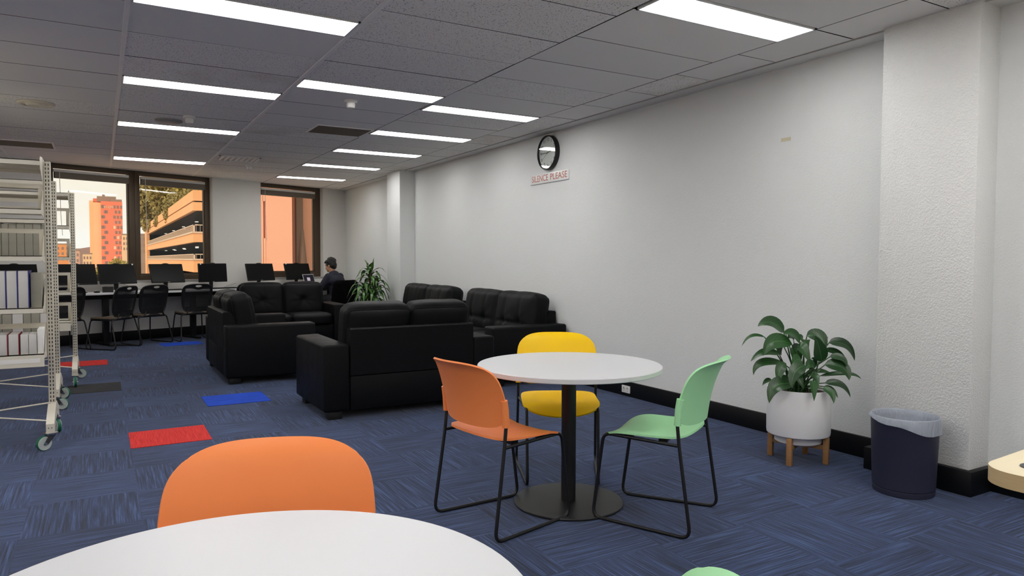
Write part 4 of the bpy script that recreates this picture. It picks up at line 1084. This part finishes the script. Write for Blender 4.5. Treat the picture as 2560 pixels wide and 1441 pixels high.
    lid = lp('lid', 'silver', (-.155, .155, 0, .007, 0, .215)); lp('screen', 'lap_screen', (-.142, .142, -.001, .0005, .012, .202), lid); lp('page', 'lap_page', (-.055, .03, -.0018, 0, .02, .15), lid)

def desk_chair(label, u_or_xy, face):
    t = thing('desk_chair', label, 'chair', (*u_or_xy, 0), face - PI / 2, 'black mesh back sled chairs at the desks')
    def back(u, v):
        s, q = 2 * u - 1, 2 * v - 1
        x, z = sq(s, q, 4.2 if q > 0 else 5.0)
        zz = .665 + z * .222; hw = .222 + .012 * z - .02 * max(0, -z) ** 2
        k = (zz - .44) / .45
        return Vector((x * hw, -.19 - .03 * k - .05 * max(0, k) ** 2 + .045 * x * x - .01, zz))
    bm = bmesh.new(); add_shell(bm, back, 26, 26, .008); b = finish('backrest', bm, 'mesh', t, ang=60)
    bm = bmesh.new(); P = []
    for k in range(48):
        a = 2 * PI * k / 48; s, q = math.cos(a), math.sin(a); m = max(abs(s), abs(q)); P.append(back((s / m + 1) / 2, (q / m + 1) / 2))
    add_tube(bm, P, .011, 8, closed=True); finish('back_rim', bm, 'black_plastic', t)
    def seat(u, v):
        s, q = 2 * u - 1, 2 * v - 1
        x, y = sq(s, q, 4.5)
        f = max(0, (y - .4) / .6)
        return Vector((x * (.225 + .01 * y), y * .215 + .015, .450 - .012 * (1 - x * x) * (1 - y * y) - .03 * f * f))
    bm = bmesh.new(); add_shell(bm, lambda u, v: seat(u, v) - Vector((0, 0, .018)), 18, 18, .014); finish('seat_shell', bm, 'black_plastic', t, ang=60)
    bm = bmesh.new(); add_shell(bm, seat, 18, 18, .022); finish('seat_pad', bm, 'seat_pad', t, ang=60)
    for sx in (-1, 1):
        bm = bmesh.new()
        add_tube(bm, [(sx * .13, -.20, .50), (sx * .16, -.20, .43), (sx * .232, -.16, .415), (sx * .27, -.26, .0095), (sx * .24, .25, .0095), (sx * .205, .19, .415), (sx * .2, -.1, .412)], .0095, 10, fil=.05)
        finish('sled_leg', bm, 'black_steel', t, ang=60)
    bm = bmesh.new(); add_tube(bm, [(-.2, .12, .413), (.2, .12, .413)], .008, 8); add_tube(bm, [(-.23, -.13, .413), (.23, -.13, .413)], .008, 8); finish('cross_bar', bm, 'black_steel', t)
    return t
def desk_chairs():
    A = math.radians
    for lab, xy, f in (('black mesh chair half hidden behind the shelf racks', (-.50, 11.62), A(118)), ('black mesh chair turned sideways, left of the open row', (.135, 11.63), A(140)), ('black mesh chair facing the desk, second along the open row', (.57, 12.05), A(122)),
                       ('black mesh chair below the upright monitor', (1.24, 12.22), A(104)), ('black mesh chair whose top peeks over the loveseat, below the salmon window', (2.03, 12.55), A(115)),
                       ('black mesh chair behind the loveseat, next to the person', (3.03, 12.93), A(113))):
        desk_chair(lab, xy, f)

# ------------------------------------------------------------------ the seated person
def limb(bm, pts, radii, seg=14):
    pts = [Vector(p) for p in pts]
    # resample for a smooth taper
    P, Rr = [], []
    n = len(pts)
    for i in range(n - 1):
        for k in range(6):
            t = k / 6; p0 = pts[max(0, i - 1)]; p1, p2 = pts[i], pts[i + 1]; p3 = pts[min(n - 1, i + 2)]
            P.append(.5 * ((2 * p1) + (p2 - p0) * t + (2 * p0 - 5 * p1 + 4 * p2 - p3) * t * t + (3 * p1 - p0 - 3 * p2 + p3) * t ** 3))
            Rr.append(radii[i] * (1 - t) + radii[i + 1] * t)
    P.append(pts[-1]); Rr.append(radii[-1])
    add_tube(bm, P, .05, seg, radii=Rr)
    for p, r in ((P[0], Rr[0]), (P[-1], Rr[-1])): add_ellipsoid(bm, p, (r, r, r), 12, 8)
def fuse(o, voxel, smooth=6):
    m = o.modifiers.new('Remesh', 'REMESH'); m.mode = 'VOXEL'; m.voxel_size = voxel; m.use_smooth_shade = True
    s = o.modifiers.new('Smooth', 'SMOOTH'); s.factor = .5; s.iterations = smooth
    return o
def person():
    p0 = W(3.575, 1.02)
    face = WA + PI / 2 + math.radians(14)
    t = thing('person', 'person in navy sweater seated at the desk typing on a laptop', 'person', p0, face - PI / 2)
    V = Vector
    sh = {-1: V((-.175, .05, .955)), 1: V((.175, .05, .955))}
    el = {-1: V((-.235, .17, .755)), 1: V((.235, .17, .765))}
    wr = {-1: V((-.115, .395, .825)), 1: V((.135, .40, .825))}
    kn = {-1: V((-.13, .43, .515)), 1: V((.13, .43, .515))}
    an = {-1: V((-.14, .38, .095)), 1: V((.14, .40, .095))}
    hd = V((-.015, .115, 1.165))
    Rh = Matrix.Rotation(math.radians(6), 3, 'Z') @ Matrix.Rotation(math.radians(-14), 3, 'X')   # turned a little left, looking down at the screen
    def H(x, y, z): return hd + Rh @ V((x, y, z)) * .96
    # body: one continuous surface
    bm = bmesh.new()
    limb(bm, [(0, -.02, .53), (0, -.03, .68), (0, .0, .84), (0, .04, .95)], [.125, .115, .13, .11])
    add_ellipsoid(bm, (0, .02, .87), (.165, .10, .13)); add_ellipsoid(bm, (0, -.02, .54), (.165, .13, .09))
    limb(bm, [(0, .055, .97), (0, .08, 1.03), H(0, -.015, -.07)], [.07, .054, .054])
    add_ellipsoid(bm, H(0, -.012, .03), (.075, .095, .088), mtx=Rh); add_ellipsoid(bm, H(0, .03, -.045), (.056, .062, .07), mtx=Rh)
    add_ellipsoid(bm, H(0, .07, -.09), (.026, .022, .022), mtx=Rh)                                        # chin
    limb(bm, [H(0, .083, .012), H(0, .104, -.03)], [.009, .013], 8)                                       # nose
    for s in (-1, 1):
        add_ellipsoid(bm, H(s * .076, -.012, -.012), (.009, .02, .031), mtx=Rh)                           # ears
        add_ellipsoid(bm, H(s * .032, .076, .027), (.026, .012, .008), mtx=Rh)                            # brows
        add_ellipsoid(bm, H(s * .038, .055, -.028), (.02, .02, .02), mtx=Rh)
        limb(bm, [sh[s], el[s], wr[s]], [.05, .039, .027])
        limb(bm, [(s * .09, .02, .53), kn[s], an[s]], [.078, .056, .038])
        limb(bm, [an[s] + V((0, -.05, -.05)), an[s] + V((s * .01, .06, -.06)), an[s] + V((s * .02, .13, -.07))], [.034, .034, .024])
        # hand: palm, four fingers, thumb
        w = wr[s]; dv = (V((s * .02 - .02, .47, .81)) - w); dv.z = 0; dv.normalize(); sd = V((dv.y, -dv.x, 0))
        pc = w + dv * .052 + V((0, 0, -.004))
        add_ellipsoid(bm, pc, (.039, .046, .015), mtx=Matrix((sd, dv, V((0, 0, 1)))).transposed())
        for k, ln in enumerate((.062, .072, .068, .052)):
            b = pc + dv * .038 + sd * (-.030 + .020 * k)
            limb(bm, [b, b + dv * ln * .45 + V((0, 0, .006)), b + dv * ln * .8 + V((0, 0, -.006)), b + dv * ln + V((0, 0, -.018))], [.0085, .008, .0075, .0065], 8)
        b = pc - sd * s * .03 - dv * .015
        limb(bm, [b, b - sd * s * .02 + dv * .025, b - sd * s * .022 + dv * .055 + V((0, 0, -.008))], [.0105, .0095, .0075], 8)
    fuse(finish('body', bm, 'skin', t), .0058, 4)
    bm = bmesh.new()
    for s in (-1, 1): add_ellipsoid(bm, H(s * .031, .0795, .008), (.0105, .0105, .0105), 12, 8)
    finish('eyes', bm, 'paper', t)
    bm = bmesh.new(); limb(bm, [H(-.022, .088, -.062), H(0, .097, -.061), H(.022, .088, -.062)], [.004, .006, .004], 8); finish('lips', bm, mat('lip_skin', rgb(160, 96, 84), .5), t)
    # short wavy dark hair
    bm = bmesh.new(); rnd = random.Random(4)
    add_ellipsoid(bm, H(0, -.03, .055), (.088, .098, .082), mtx=Rh); add_ellipsoid(bm, H(0, -.062, .0), (.079, .066, .078), mtx=Rh); add_ellipsoid(bm, H(0, -.075, -.045), (.058, .04, .045), mtx=Rh)
    for x in (-.07, .07): add_ellipsoid(bm, H(x, .0, .02), (.016, .04, .03), mtx=Rh)
    for k in range(46):
        a = rnd.uniform(0, 2 * PI); e = rnd.uniform(.1, 1.45)
        r = rnd.uniform(.014, .024)
        add_ellipsoid(bm, H(.086 * math.cos(a) * math.cos(e), -.03 + .098 * math.sin(a) * math.cos(e), .058 + .082 * math.sin(e)), (r, r, r), 8, 6)
    for x in (-.05, -.02, .012, .045): add_ellipsoid(bm, H(x, .058, .075), (.026, .022, .024), 8, 6)
    fuse(finish('hair', bm, 'hair', t), .007, 2)
    # sweater and trousers follow the body
    bm = bmesh.new()
    limb(bm, [(0, -.02, .515), (0, -.035, .66), (0, .0, .84), (0, .045, .965)], [.148, .14, .15, .115])
    add_ellipsoid(bm, (0, .0, .89), (.205, .125, .115)); add_ellipsoid(bm, (0, -.02, .56), (.18, .148, .09))
    limb(bm, [(0, .05, .98), (0, .068, 1.02)], [.085, .064])
    for s in (-1, 1): limb(bm, [sh[s] + V((-s * .01, -.01, .005)), el[s], wr[s].lerp(el[s], .12)], [.072, .063, .041])
    fuse(finish('sweater', bm, 'navy_knit', t), .009, 16)
    bm = bmesh.new()
    add_ellipsoid(bm, (0, -.01, .53), (.182, .15, .082))
    for s in (-1, 1): limb(bm, [(s * .09, .02, .535), kn[s], an[s] + V((0, 0, .02))], [.092, .073, .055])
    fuse(finish('trousers', bm, 'trouser', t), .010, 5)
    for s in (-1, 1):
        bm = bmesh.new(); a = an[s]
        limb(bm, [a + V((0, -.06, -.055)), a + V((s * .01, .05, -.058)), a + V((s * .02, .15, -.065))], [.040, .041, .029]); add_box(bm, a.x - .04 + s * .01, a.x + .04 + s * .01, a.y - .1, a.y + .18, .0, .022, bev=.01)
        fuse(finish('shoe', bm, 'foot', t), .008, 3)
    # swivel chair and the jacket hung over it
    q = p0 + Vector((math.cos(face), math.sin(face), 0)) * -.02
    c = thing('office_chair', 'black swivel chair under the seated person', 'chair', q, face - PI / 2 - .12)
    bm = bmesh.new()
    for k in range(5):
        a = k * 2 * PI / 5 + .3; add_tube(bm, [(0, 0, .11), (.28 * math.cos(a), .28 * math.sin(a), .075)], .02, 8, radii=[.026, .018])
    add_lathe(bm, [(0, .07), (.04, .07), (.04, .13), (0, .13)], 16); finish('star_base', bm, 'black_plastic', c)
    for k in range(5):
        a = k * 2 * PI / 5 + .3; bm = bmesh.new(); add_lathe(bm, [(0, -.02), (.028, -.02), (.0285, .02), (0, .02)], 18)
        bmesh.ops.transform(bm, matrix=Matrix.Translation((.28 * math.cos(a), .28 * math.sin(a), .0285)) @ Matrix.Rotation(a, 4, 'Z') @ Matrix.Rotation(PI / 2, 4, 'X'), verts=bm.verts); finish('castor', bm, 'black_plastic', c)
    bm = bmesh.new(); add_lathe(bm, [(0, .12), (.025, .12), (.025, .40), (0, .40)], 16); finish('gas_column', bm, 'black_plastic', c)
    bm = cushion(.48, .46, .075, r=.03, n=8, puff=.01); bmesh.ops.transform(bm, matrix=Matrix.Translation((0, 0, .425)), verts=bm.verts); finish('seat', bm, 'jacket', c, ang=80)
    bm = bmesh.new()
    def bk(u, v):
        s, w = 2 * u - 1, 2 * v - 1; x, z = sq(s, w, 4)
        return Vector((x * .225, -.235 - .03 * z + .05 * x * x, .66 + .21 * z))
    add_shell(bm, bk, 16, 16, .03); finish('backrest', bm, 'black_plastic', c, ang=60)
    bm = bmesh.new(); add_box(bm, -.03, .03, -.28, -.1, .36, .385); add_box(bm, -.03, .03, -.29, -.265, .36, .6); finish('back_bracket', bm, 'black_plastic', c)
    bm = bmesh.new(); n, m_ = 44, 30; rows = []
    for i in range(n + 1):
        a = 2 * PI * i / n; row = []
        for j in range(m_ + 1):
            k = j / m_; z = .40 + .505 * k
            s, w = math.cos(a), math.sin(a); x, y = sq(s / max(abs(s), abs(w)), w / max(abs(s), abs(w)), 3.2)
            top = max(0, (k - .86) / .14)
            fl = .016 * math.sin(9 * a + 2 * k) * (1 - k) + .012 * noise.noise(Vector((x * 2, y * 2, z * 6)))
            hw = (.285 + .03 * (1 - k)) * (1 - .22 * top ** 2) + fl; hd_ = (.055 + .03 * (1 - k)) * (1 - .55 * top ** 2) + fl * .6
            row.append(bm.verts.new((x * hw + .0, y * hd_ - .245 - .05 * (k - .5) + .045 * x * x, z)))
        rows.append(row)
    for i in range(n):
        for j in range(m_): bm.faces.new((rows[i][j], rows[i + 1][j], rows[i + 1][j + 1], rows[i][j + 1]))
    bm.faces.new([r[-1] for r in rows[:-1]])
    bmesh.ops.remove_doubles(bm, verts=bm.verts, dist=.0005)
    o = finish('jacket', bm, 'jacket', None, ang=80); o.location = q; o.rotation_euler = (0, 0, face - PI / 2 - .12)
    tag(o, 'black jacket draped over the back of the swivel chair', 'jacket')

# ------------------------------------------------------------------ mobile shelf racks and the volumes on them
RACKX = -.315; RACKW = .92
SH_Z = [.645, .954, 1.30, 1.61, 1.933]            # front lip height of each shelf
def castor(t, x, y, az, brake):
    bm = bmesh.new(); add_box(bm, -.03, .03, -.035, .035, .108, .113, bev=.001); add_lathe(bm, [(0, .098), (.03, .098), (.032, .108), (0, .108)], 20)
    c = finish('castor_plate', bm, 'chrome', t); c.location = (x, y, 0); c.rotation_euler = (0, 0, az)
    bm = bmesh.new()
    for s in (-1, 1): add_prism(bm, [(-.024, .099), (.026, .099), (-.030, .042), (-.058, .042)], s * .021 - .0015, s * .021 + .0015, 'x')
    if brake: add_box(bm, -.016, .016, .02, .055, .075, .083)
    finish('fork', bm, 'fork', c)
    W_ = Matrix.Translation((0, -.045, .0485)) @ Matrix.Rotation(PI / 2, 4, 'Y')
    bm = bmesh.new(); add_lathe(bm, [(.044, -.0125), (.0475, -.0115), (.0485, -.007), (.0485, .007), (.0475, .0115), (.044, .0125)], 30, cap=False); bmesh.ops.transform(bm, matrix=W_, verts=bm.verts); finish('tyre', bm, 'wheel_green', c)
    bm = bmesh.new(); add_lathe(bm, [(0, -.0145), (.0445, -.0145), (.0455, -.0125), (.0455, .0125), (.0445, .0145), (0, .0145)], 30); add_lathe(bm, [(0, -.026), (.008, -.026), (.008, .026), (0, .026)], 12, mi=1); bmesh.ops.transform(bm, matrix=W_, verts=bm.verts); finish('wheel', bm, ['wheel', 'chrome'], c)
def rack(xc, yc, label, depth, levels, az):
    t = thing('mobile_shelf_rack', label, 'shelf rack', (xc, yc, 0), 0, 'cream metal book racks on castors')
    H = 1.955
    for k, x in enumerate((-.0, -RACKW)):
        bm = bmesh.new()
        # slotted C post, faces the long sides; flares into a foot at the bottom
        add_box(bm, -.021, .021, -.025, .025, .175, H, bev=.0035)
        u = finish('slotted_post', bm, 'slotted', t); u.location = (x, 0, 0)
        bm = bmesh.new()
        prof = [(-.315, .113), (-.315, .175), (-.26, .20), (-.04, .27), (.04, .27), (.26, .20), (.315, .175), (.315, .113), (.26, .113), (.10, .165), (-.10, .165), (-.26, .113)]
        add_prism(bm, prof, -.024, .024, 'x'); es = [e for e in bm.edges if e.calc_face_angle(0) > .6]; bmesh.ops.bevel(bm, geom=es, offset=.004, segments=1, affect='EDGES')
        f = finish('base_foot', bm, 'cream_steel', t); f.location = (x, 0, 0)
        bm = bmesh.new()
        for y in (-.3155, .3155):
            for a in (-.009, .009):
                g = bmesh.ops.create_circle(bm, cap_ends=True, segments=10, radius=.0035); bmesh.ops.transform(bm, matrix=Matrix.Translation((a, y, .148)) @ Matrix.Rotation(PI / 2, 4, 'X'), verts=g['verts'])
        finish('foot_holes', bm, 'black_hole', f, smooth=False)
        castor(t, x, -.285, math.radians(az[0] + 40 * k), k == 1); castor(t, x, .285, math.radians(az[1] - 50 * k), True)
    for a, b, z0, z1 in ((0, -RACKW, .19, .27), (-RACKW, 0, .19, .27)):
        bm = bmesh.new(); add_tube(bm, [(a, -.26 if a == 0 else .0, .185), (b, .0 if a == 0 else -.2, .30)], .0055, 8); finish('tie_rod', bm, 'cream_steel', t)
    bm = bmesh.new(); add_box(bm, -RACKW, 0, -.015, .015, H - .05, H - .005); finish('spine_beam', bm, 'cream_steel', t, smooth=False)
    for sd, dep, lv in ((-1, depth, levels[0]), (1, depth, levels[1])):
        for z in lv:
            y0, y1 = (.027, .027 + dep)
            bm = bmesh.new()
            def B(x0, x1, a, b, c, d): add_box(bm, x0, x1, min(sd * a, sd * b), max(sd * a, sd * b), c, d)
            xl, xr = -RACKW + .026, -.026
            B(xl, xr, y0, y1, z - .005, z); B(xl, xr, y1 - .018, y1, z - (.085 if z < .7 else .034), z); B(xl, xr, y0, y0 + .02, z - .03, z)
            s = finish('shelf', bm, 'cream_steel', t, smooth=False)
            if z < H - .1:
                bm = bmesh.new(); add_box(bm, xl, xr, sd * y0 - .008 * (sd < 0), sd * y0 + .008 * (sd > 0), z + .155, z + .185); add_box(bm, xr - .028, xr, sd * y0 - .004, sd * y0 + .004, z, z + .16)
                finish('back_stop', bm, 'cream_steel', s, smooth=False)
            # bracket plates at both ends
            for x in (xl - .002, xr):
                bm = bmesh.new(); pts = [(sd * y0, z + .14), (sd * (y0 + .03), z + .14), (sd * (y1 - .06), z + .012), (sd * (y1 - .004), z + .004), (sd * (y1 - .004), z - .03), (sd * (y0 + .05), z - .045), (sd * y0, z - .06)]
                if z > H - .1: pts = [(sd * y0, z + .045), (sd * (y0 + .03), z + .045), (sd * (y1 - .05), z + .03), (sd * y1, z + .004), (sd * (y1 - .004), z - .05), (sd * (y0 + .05), z - .12), (sd * y0, z - .18)]
                add_prism(bm, pts, x, x + .002, 'x'); finish('end_bracket', bm, 'cream_steel', s, smooth=False)
    return t
def racks():
    rack(RACKX, 5.93, 'tall cream shelf rack nearest the camera, holding blue and red edged volumes', .255, (SH_Z, [.645, 1.933]), (-55, 20))
    rack(-.35, 7.39, 'second cream shelf rack, its slotted post just behind the first', .255, (SH_Z, [.645, 1.933]), (75, 60))
    rack(-.248, 8.60, 'farthest cream shelf rack, see through against the left window', .255, (SH_Z, [.645, 1.933]), (5, 85))
    bm = bmesh.new(); add_box(bm, -.55, -.05, -.0008, 0.0, -.014, .014); o = finish('shelf_label', bm, 'paper', smooth=False); o.location = (RACKX - .0, 5.93 - .2826, .603); o.rotation_euler = (0, 0, 0); tag(o, 'blank white label strip on the lowest front shelf lip', 'label')
    ordn = ['first', 'second', 'third', 'fourth', 'fifth', 'sixth', 'seventh', 'eighth', 'ninth', 'tenth', 'eleventh', 'twelfth']
    def volume(name, x, y, z, w, d, h, m, edge, label, group, lean=0.0):
        """x is the right side; the spine faces -y; edge = coloured binding strip on the right side of the spine"""
        t = thing(name, label, 'book', (x - w / 2, y, z), 0, group)
        bm = bmesh.new(); add_box(bm, -w / 2, w / 2 - (.006 if edge else 0), 0, d, 0, h, bev=.003)
        Mx = Matrix.Rotation(lean, 4, 'Y'); bmesh.ops.transform(bm, matrix=Mx, verts=bm.verts); finish('block', bm, m, t)
        if edge:
            bm = bmesh.new(); add_box(bm, w / 2 - .0065, w / 2 - .0005, -.001, d + .001, 0, h + .002, bev=.001); bmesh.ops.transform(bm, matrix=Mx, verts=bm.verts); finish('binding_edge', bm, edge, t)
    fy = 5.93 - .262
    # blue edged volumes, front shelf of the first rack
    g = 'blue edged volumes on the front rack'
    volume('bound_volume', RACKX - .035, fy + .02, SH_Z[1], .060, .2, .232, 'book_olive', None, 'plain grey volume against the rack post beside the blue edged row', 'plain grey volumes on the front rack')
    for k in range(9): volume('bound_volume', RACKX - .100 - k * .0625, fy, SH_Z[1], .0615, .205, .245, 'book_grey', 'book_blue', 'blue edged grey volume, %s from the rack post' % ordn[k], g)
    g = 'red edged volumes on the front rack'
    x = RACKX - .03
    volume('bound_volume', x, fy + .01, SH_Z[0], .034, .2, .165, 'paper', None, 'white volume against the rack post on the lowest shelf', 'plain grey volumes on the front rack')
    for k in range(2): volume('bound_volume', x - .037 - k * .046, fy, SH_Z[0], .044, .205, .132, 'book_grey', None, ['plain grey volume beside the white one on the lowest shelf', 'plain grey volume beside the red edged row'][k], 'plain grey volumes on the front rack')
    for k in range(9): volume('bound_volume', x - .131 - k * .062, fy, SH_Z[0], .0605, .215, .135, 'book_grey', 'book_red', 'red edged grey volume, %s from the rack post' % ordn[k], g)
    # worn grey olive volumes on the second rack, seen through the first
    g = 'worn grey volumes on the second rack'
    rnd = random.Random(9); x = -.35 - .03; y2 = 7.39 - .27
    for k in range(12):
        w = rnd.uniform(.042, .058)
        volume('worn_volume', x, y2 + rnd.uniform(0, .01), SH_Z[2], w, .2, .275 + rnd.uniform(-.012, .012), 'book_olive', None, 'worn grey volume on second rack, %s from its post' % ordn[k], g); x -= w + .002
    x = -.35 - .03
    g = 'pale volumes low on the second rack'
    for k in range(9):
        w = rnd.uniform(.05, .075)
        volume('pale_volume', x, y2, SH_Z[0], w, .2, .19 + rnd.uniform(-.02, .02), 'book_olive' if k % 3 else 'book_grey', None, 'pale volume low on second rack, %s from its post' % ordn[k], g); x -= w + .003

# ------------------------------------------------------------------ light, camera
def camera_and_light():
    w = bpy.data.worlds.new('world'); SC.world = w; w.use_nodes = True; nt = w.node_tree; nt.nodes.clear()
    out = nt.nodes.new('ShaderNodeOutputWorld'); bg = nt.nodes.new('ShaderNodeBackground'); tc = nt.nodes.new('ShaderNodeTexCoord')
    mp = nt.nodes.new('ShaderNodeMapping'); mp.inputs['Scale'].default_value = (3, 3, 9)
    nz = nt.nodes.new('ShaderNodeTexNoise'); nz.inputs['Scale'].default_value = 2.0; nz.inputs['Detail'].default_value = 5
    rp = nt.nodes.new('ShaderNodeValToRGB'); e = rp.color_ramp.elements
    e[0].position = .35; e[0].color = (1.0, .90, .74, 1); e[1].position = .65; e[1].color = (1.0, .975, .92, 1)
    nt.links.new(tc.outputs['Generated'], mp.inputs[0]); nt.links.new(mp.outputs[0], nz.inputs['Vector']); nt.links.new(nz.outputs[0], rp.inputs[0]); nt.links.new(rp.outputs[0], bg.inputs[0])
    bg.inputs[1].default_value = SKY; nt.links.new(bg.outputs[0], out.inputs[0])
    s = bpy.data.lights.new('sun', 'SUN'); s.energy = SUN; s.color = (1.0, .72, .50); s.angle = math.radians(3)
    so = bpy.data.objects.new('sun', s); COL.objects.link(so); d = Vector((.78, .56, -.30)).normalized(); so.rotation_euler = d.to_track_quat('-Z', 'Y').to_euler()
    def portal(name, c, sx, sy, n):
        l = bpy.data.lights.new(name, 'AREA'); l.shape = 'RECTANGLE'; l.size = sx; l.size_y = sy; l.cycles.is_portal = True
        o = bpy.data.objects.new(name, l); COL.objects.link(o); o.location = c; o.rotation_euler = Vector(n).to_track_quat('-Z', 'Z').to_euler()
    portal('window_portal', W(.6, -.2, 1.8), 2.5, 1.7, WN); portal('window_portal', W(3.38, -.2, 1.8), 1.35, 1.7, WN)
    cam = bpy.data.cameras.new('camera'); cam.sensor_fit = 'HORIZONTAL'; cam.sensor_width = 36; cam.lens = 36 * 1772.91 / 2560; cam.clip_end = 4000; cam.clip_start = .05
    o = bpy.data.objects.new('camera', cam); COL.objects.link(o)
    yaw, pit, rol = .5248835, .0401042, .0025520
    cy, sy = math.cos(yaw), math.sin(yaw)
    fw = Vector((sy * math.cos(pit), cy * math.cos(pit), -math.sin(pit))); r = Vector((cy, -sy, 0)); u = r.cross(fw)
    r2 = r * math.cos(rol) + u * math.sin(rol); u2 = -r * math.sin(rol) + u * math.cos(rol)
    o.matrix_world = Matrix((( r2.x, u2.x, -fw.x, 0), (r2.y, u2.y, -fw.y, 0), (r2.z, u2.z, -fw.z, 1.2828), (0, 0, 0, 1)))
    SC.camera = o
    vs = SC.view_settings; SC.display_settings.display_device = 'sRGB'; vs.view_transform = 'Standard'; vs.look = 'None'; vs.gamma = 1; vs.use_curve_mapping = False; vs.exposure = EXPOSURE
    SC.cycles.max_bounces = 8; SC.cycles.diffuse_bounces = 5; SC.cycles.glossy_bounces = 3; SC.cycles.transparent_max_bounces = 16; SC.cycles.use_denoising = True
    SC.cycles.sample_clamp_indirect = 6.0; SC.cycles.caustics_reflective = False; SC.cycles.caustics_refractive = False
SKY, SUN, EXPOSURE = 0.96, 2.3, 0.17

build_materials()
setting(); ceiling_items(); wall_items(); outside()
sofas(); cafe(); potted_lily(); dracaena(); waste_bin()
desks(); desk_things(); desk_chairs(); person(); racks()
camera_and_light()
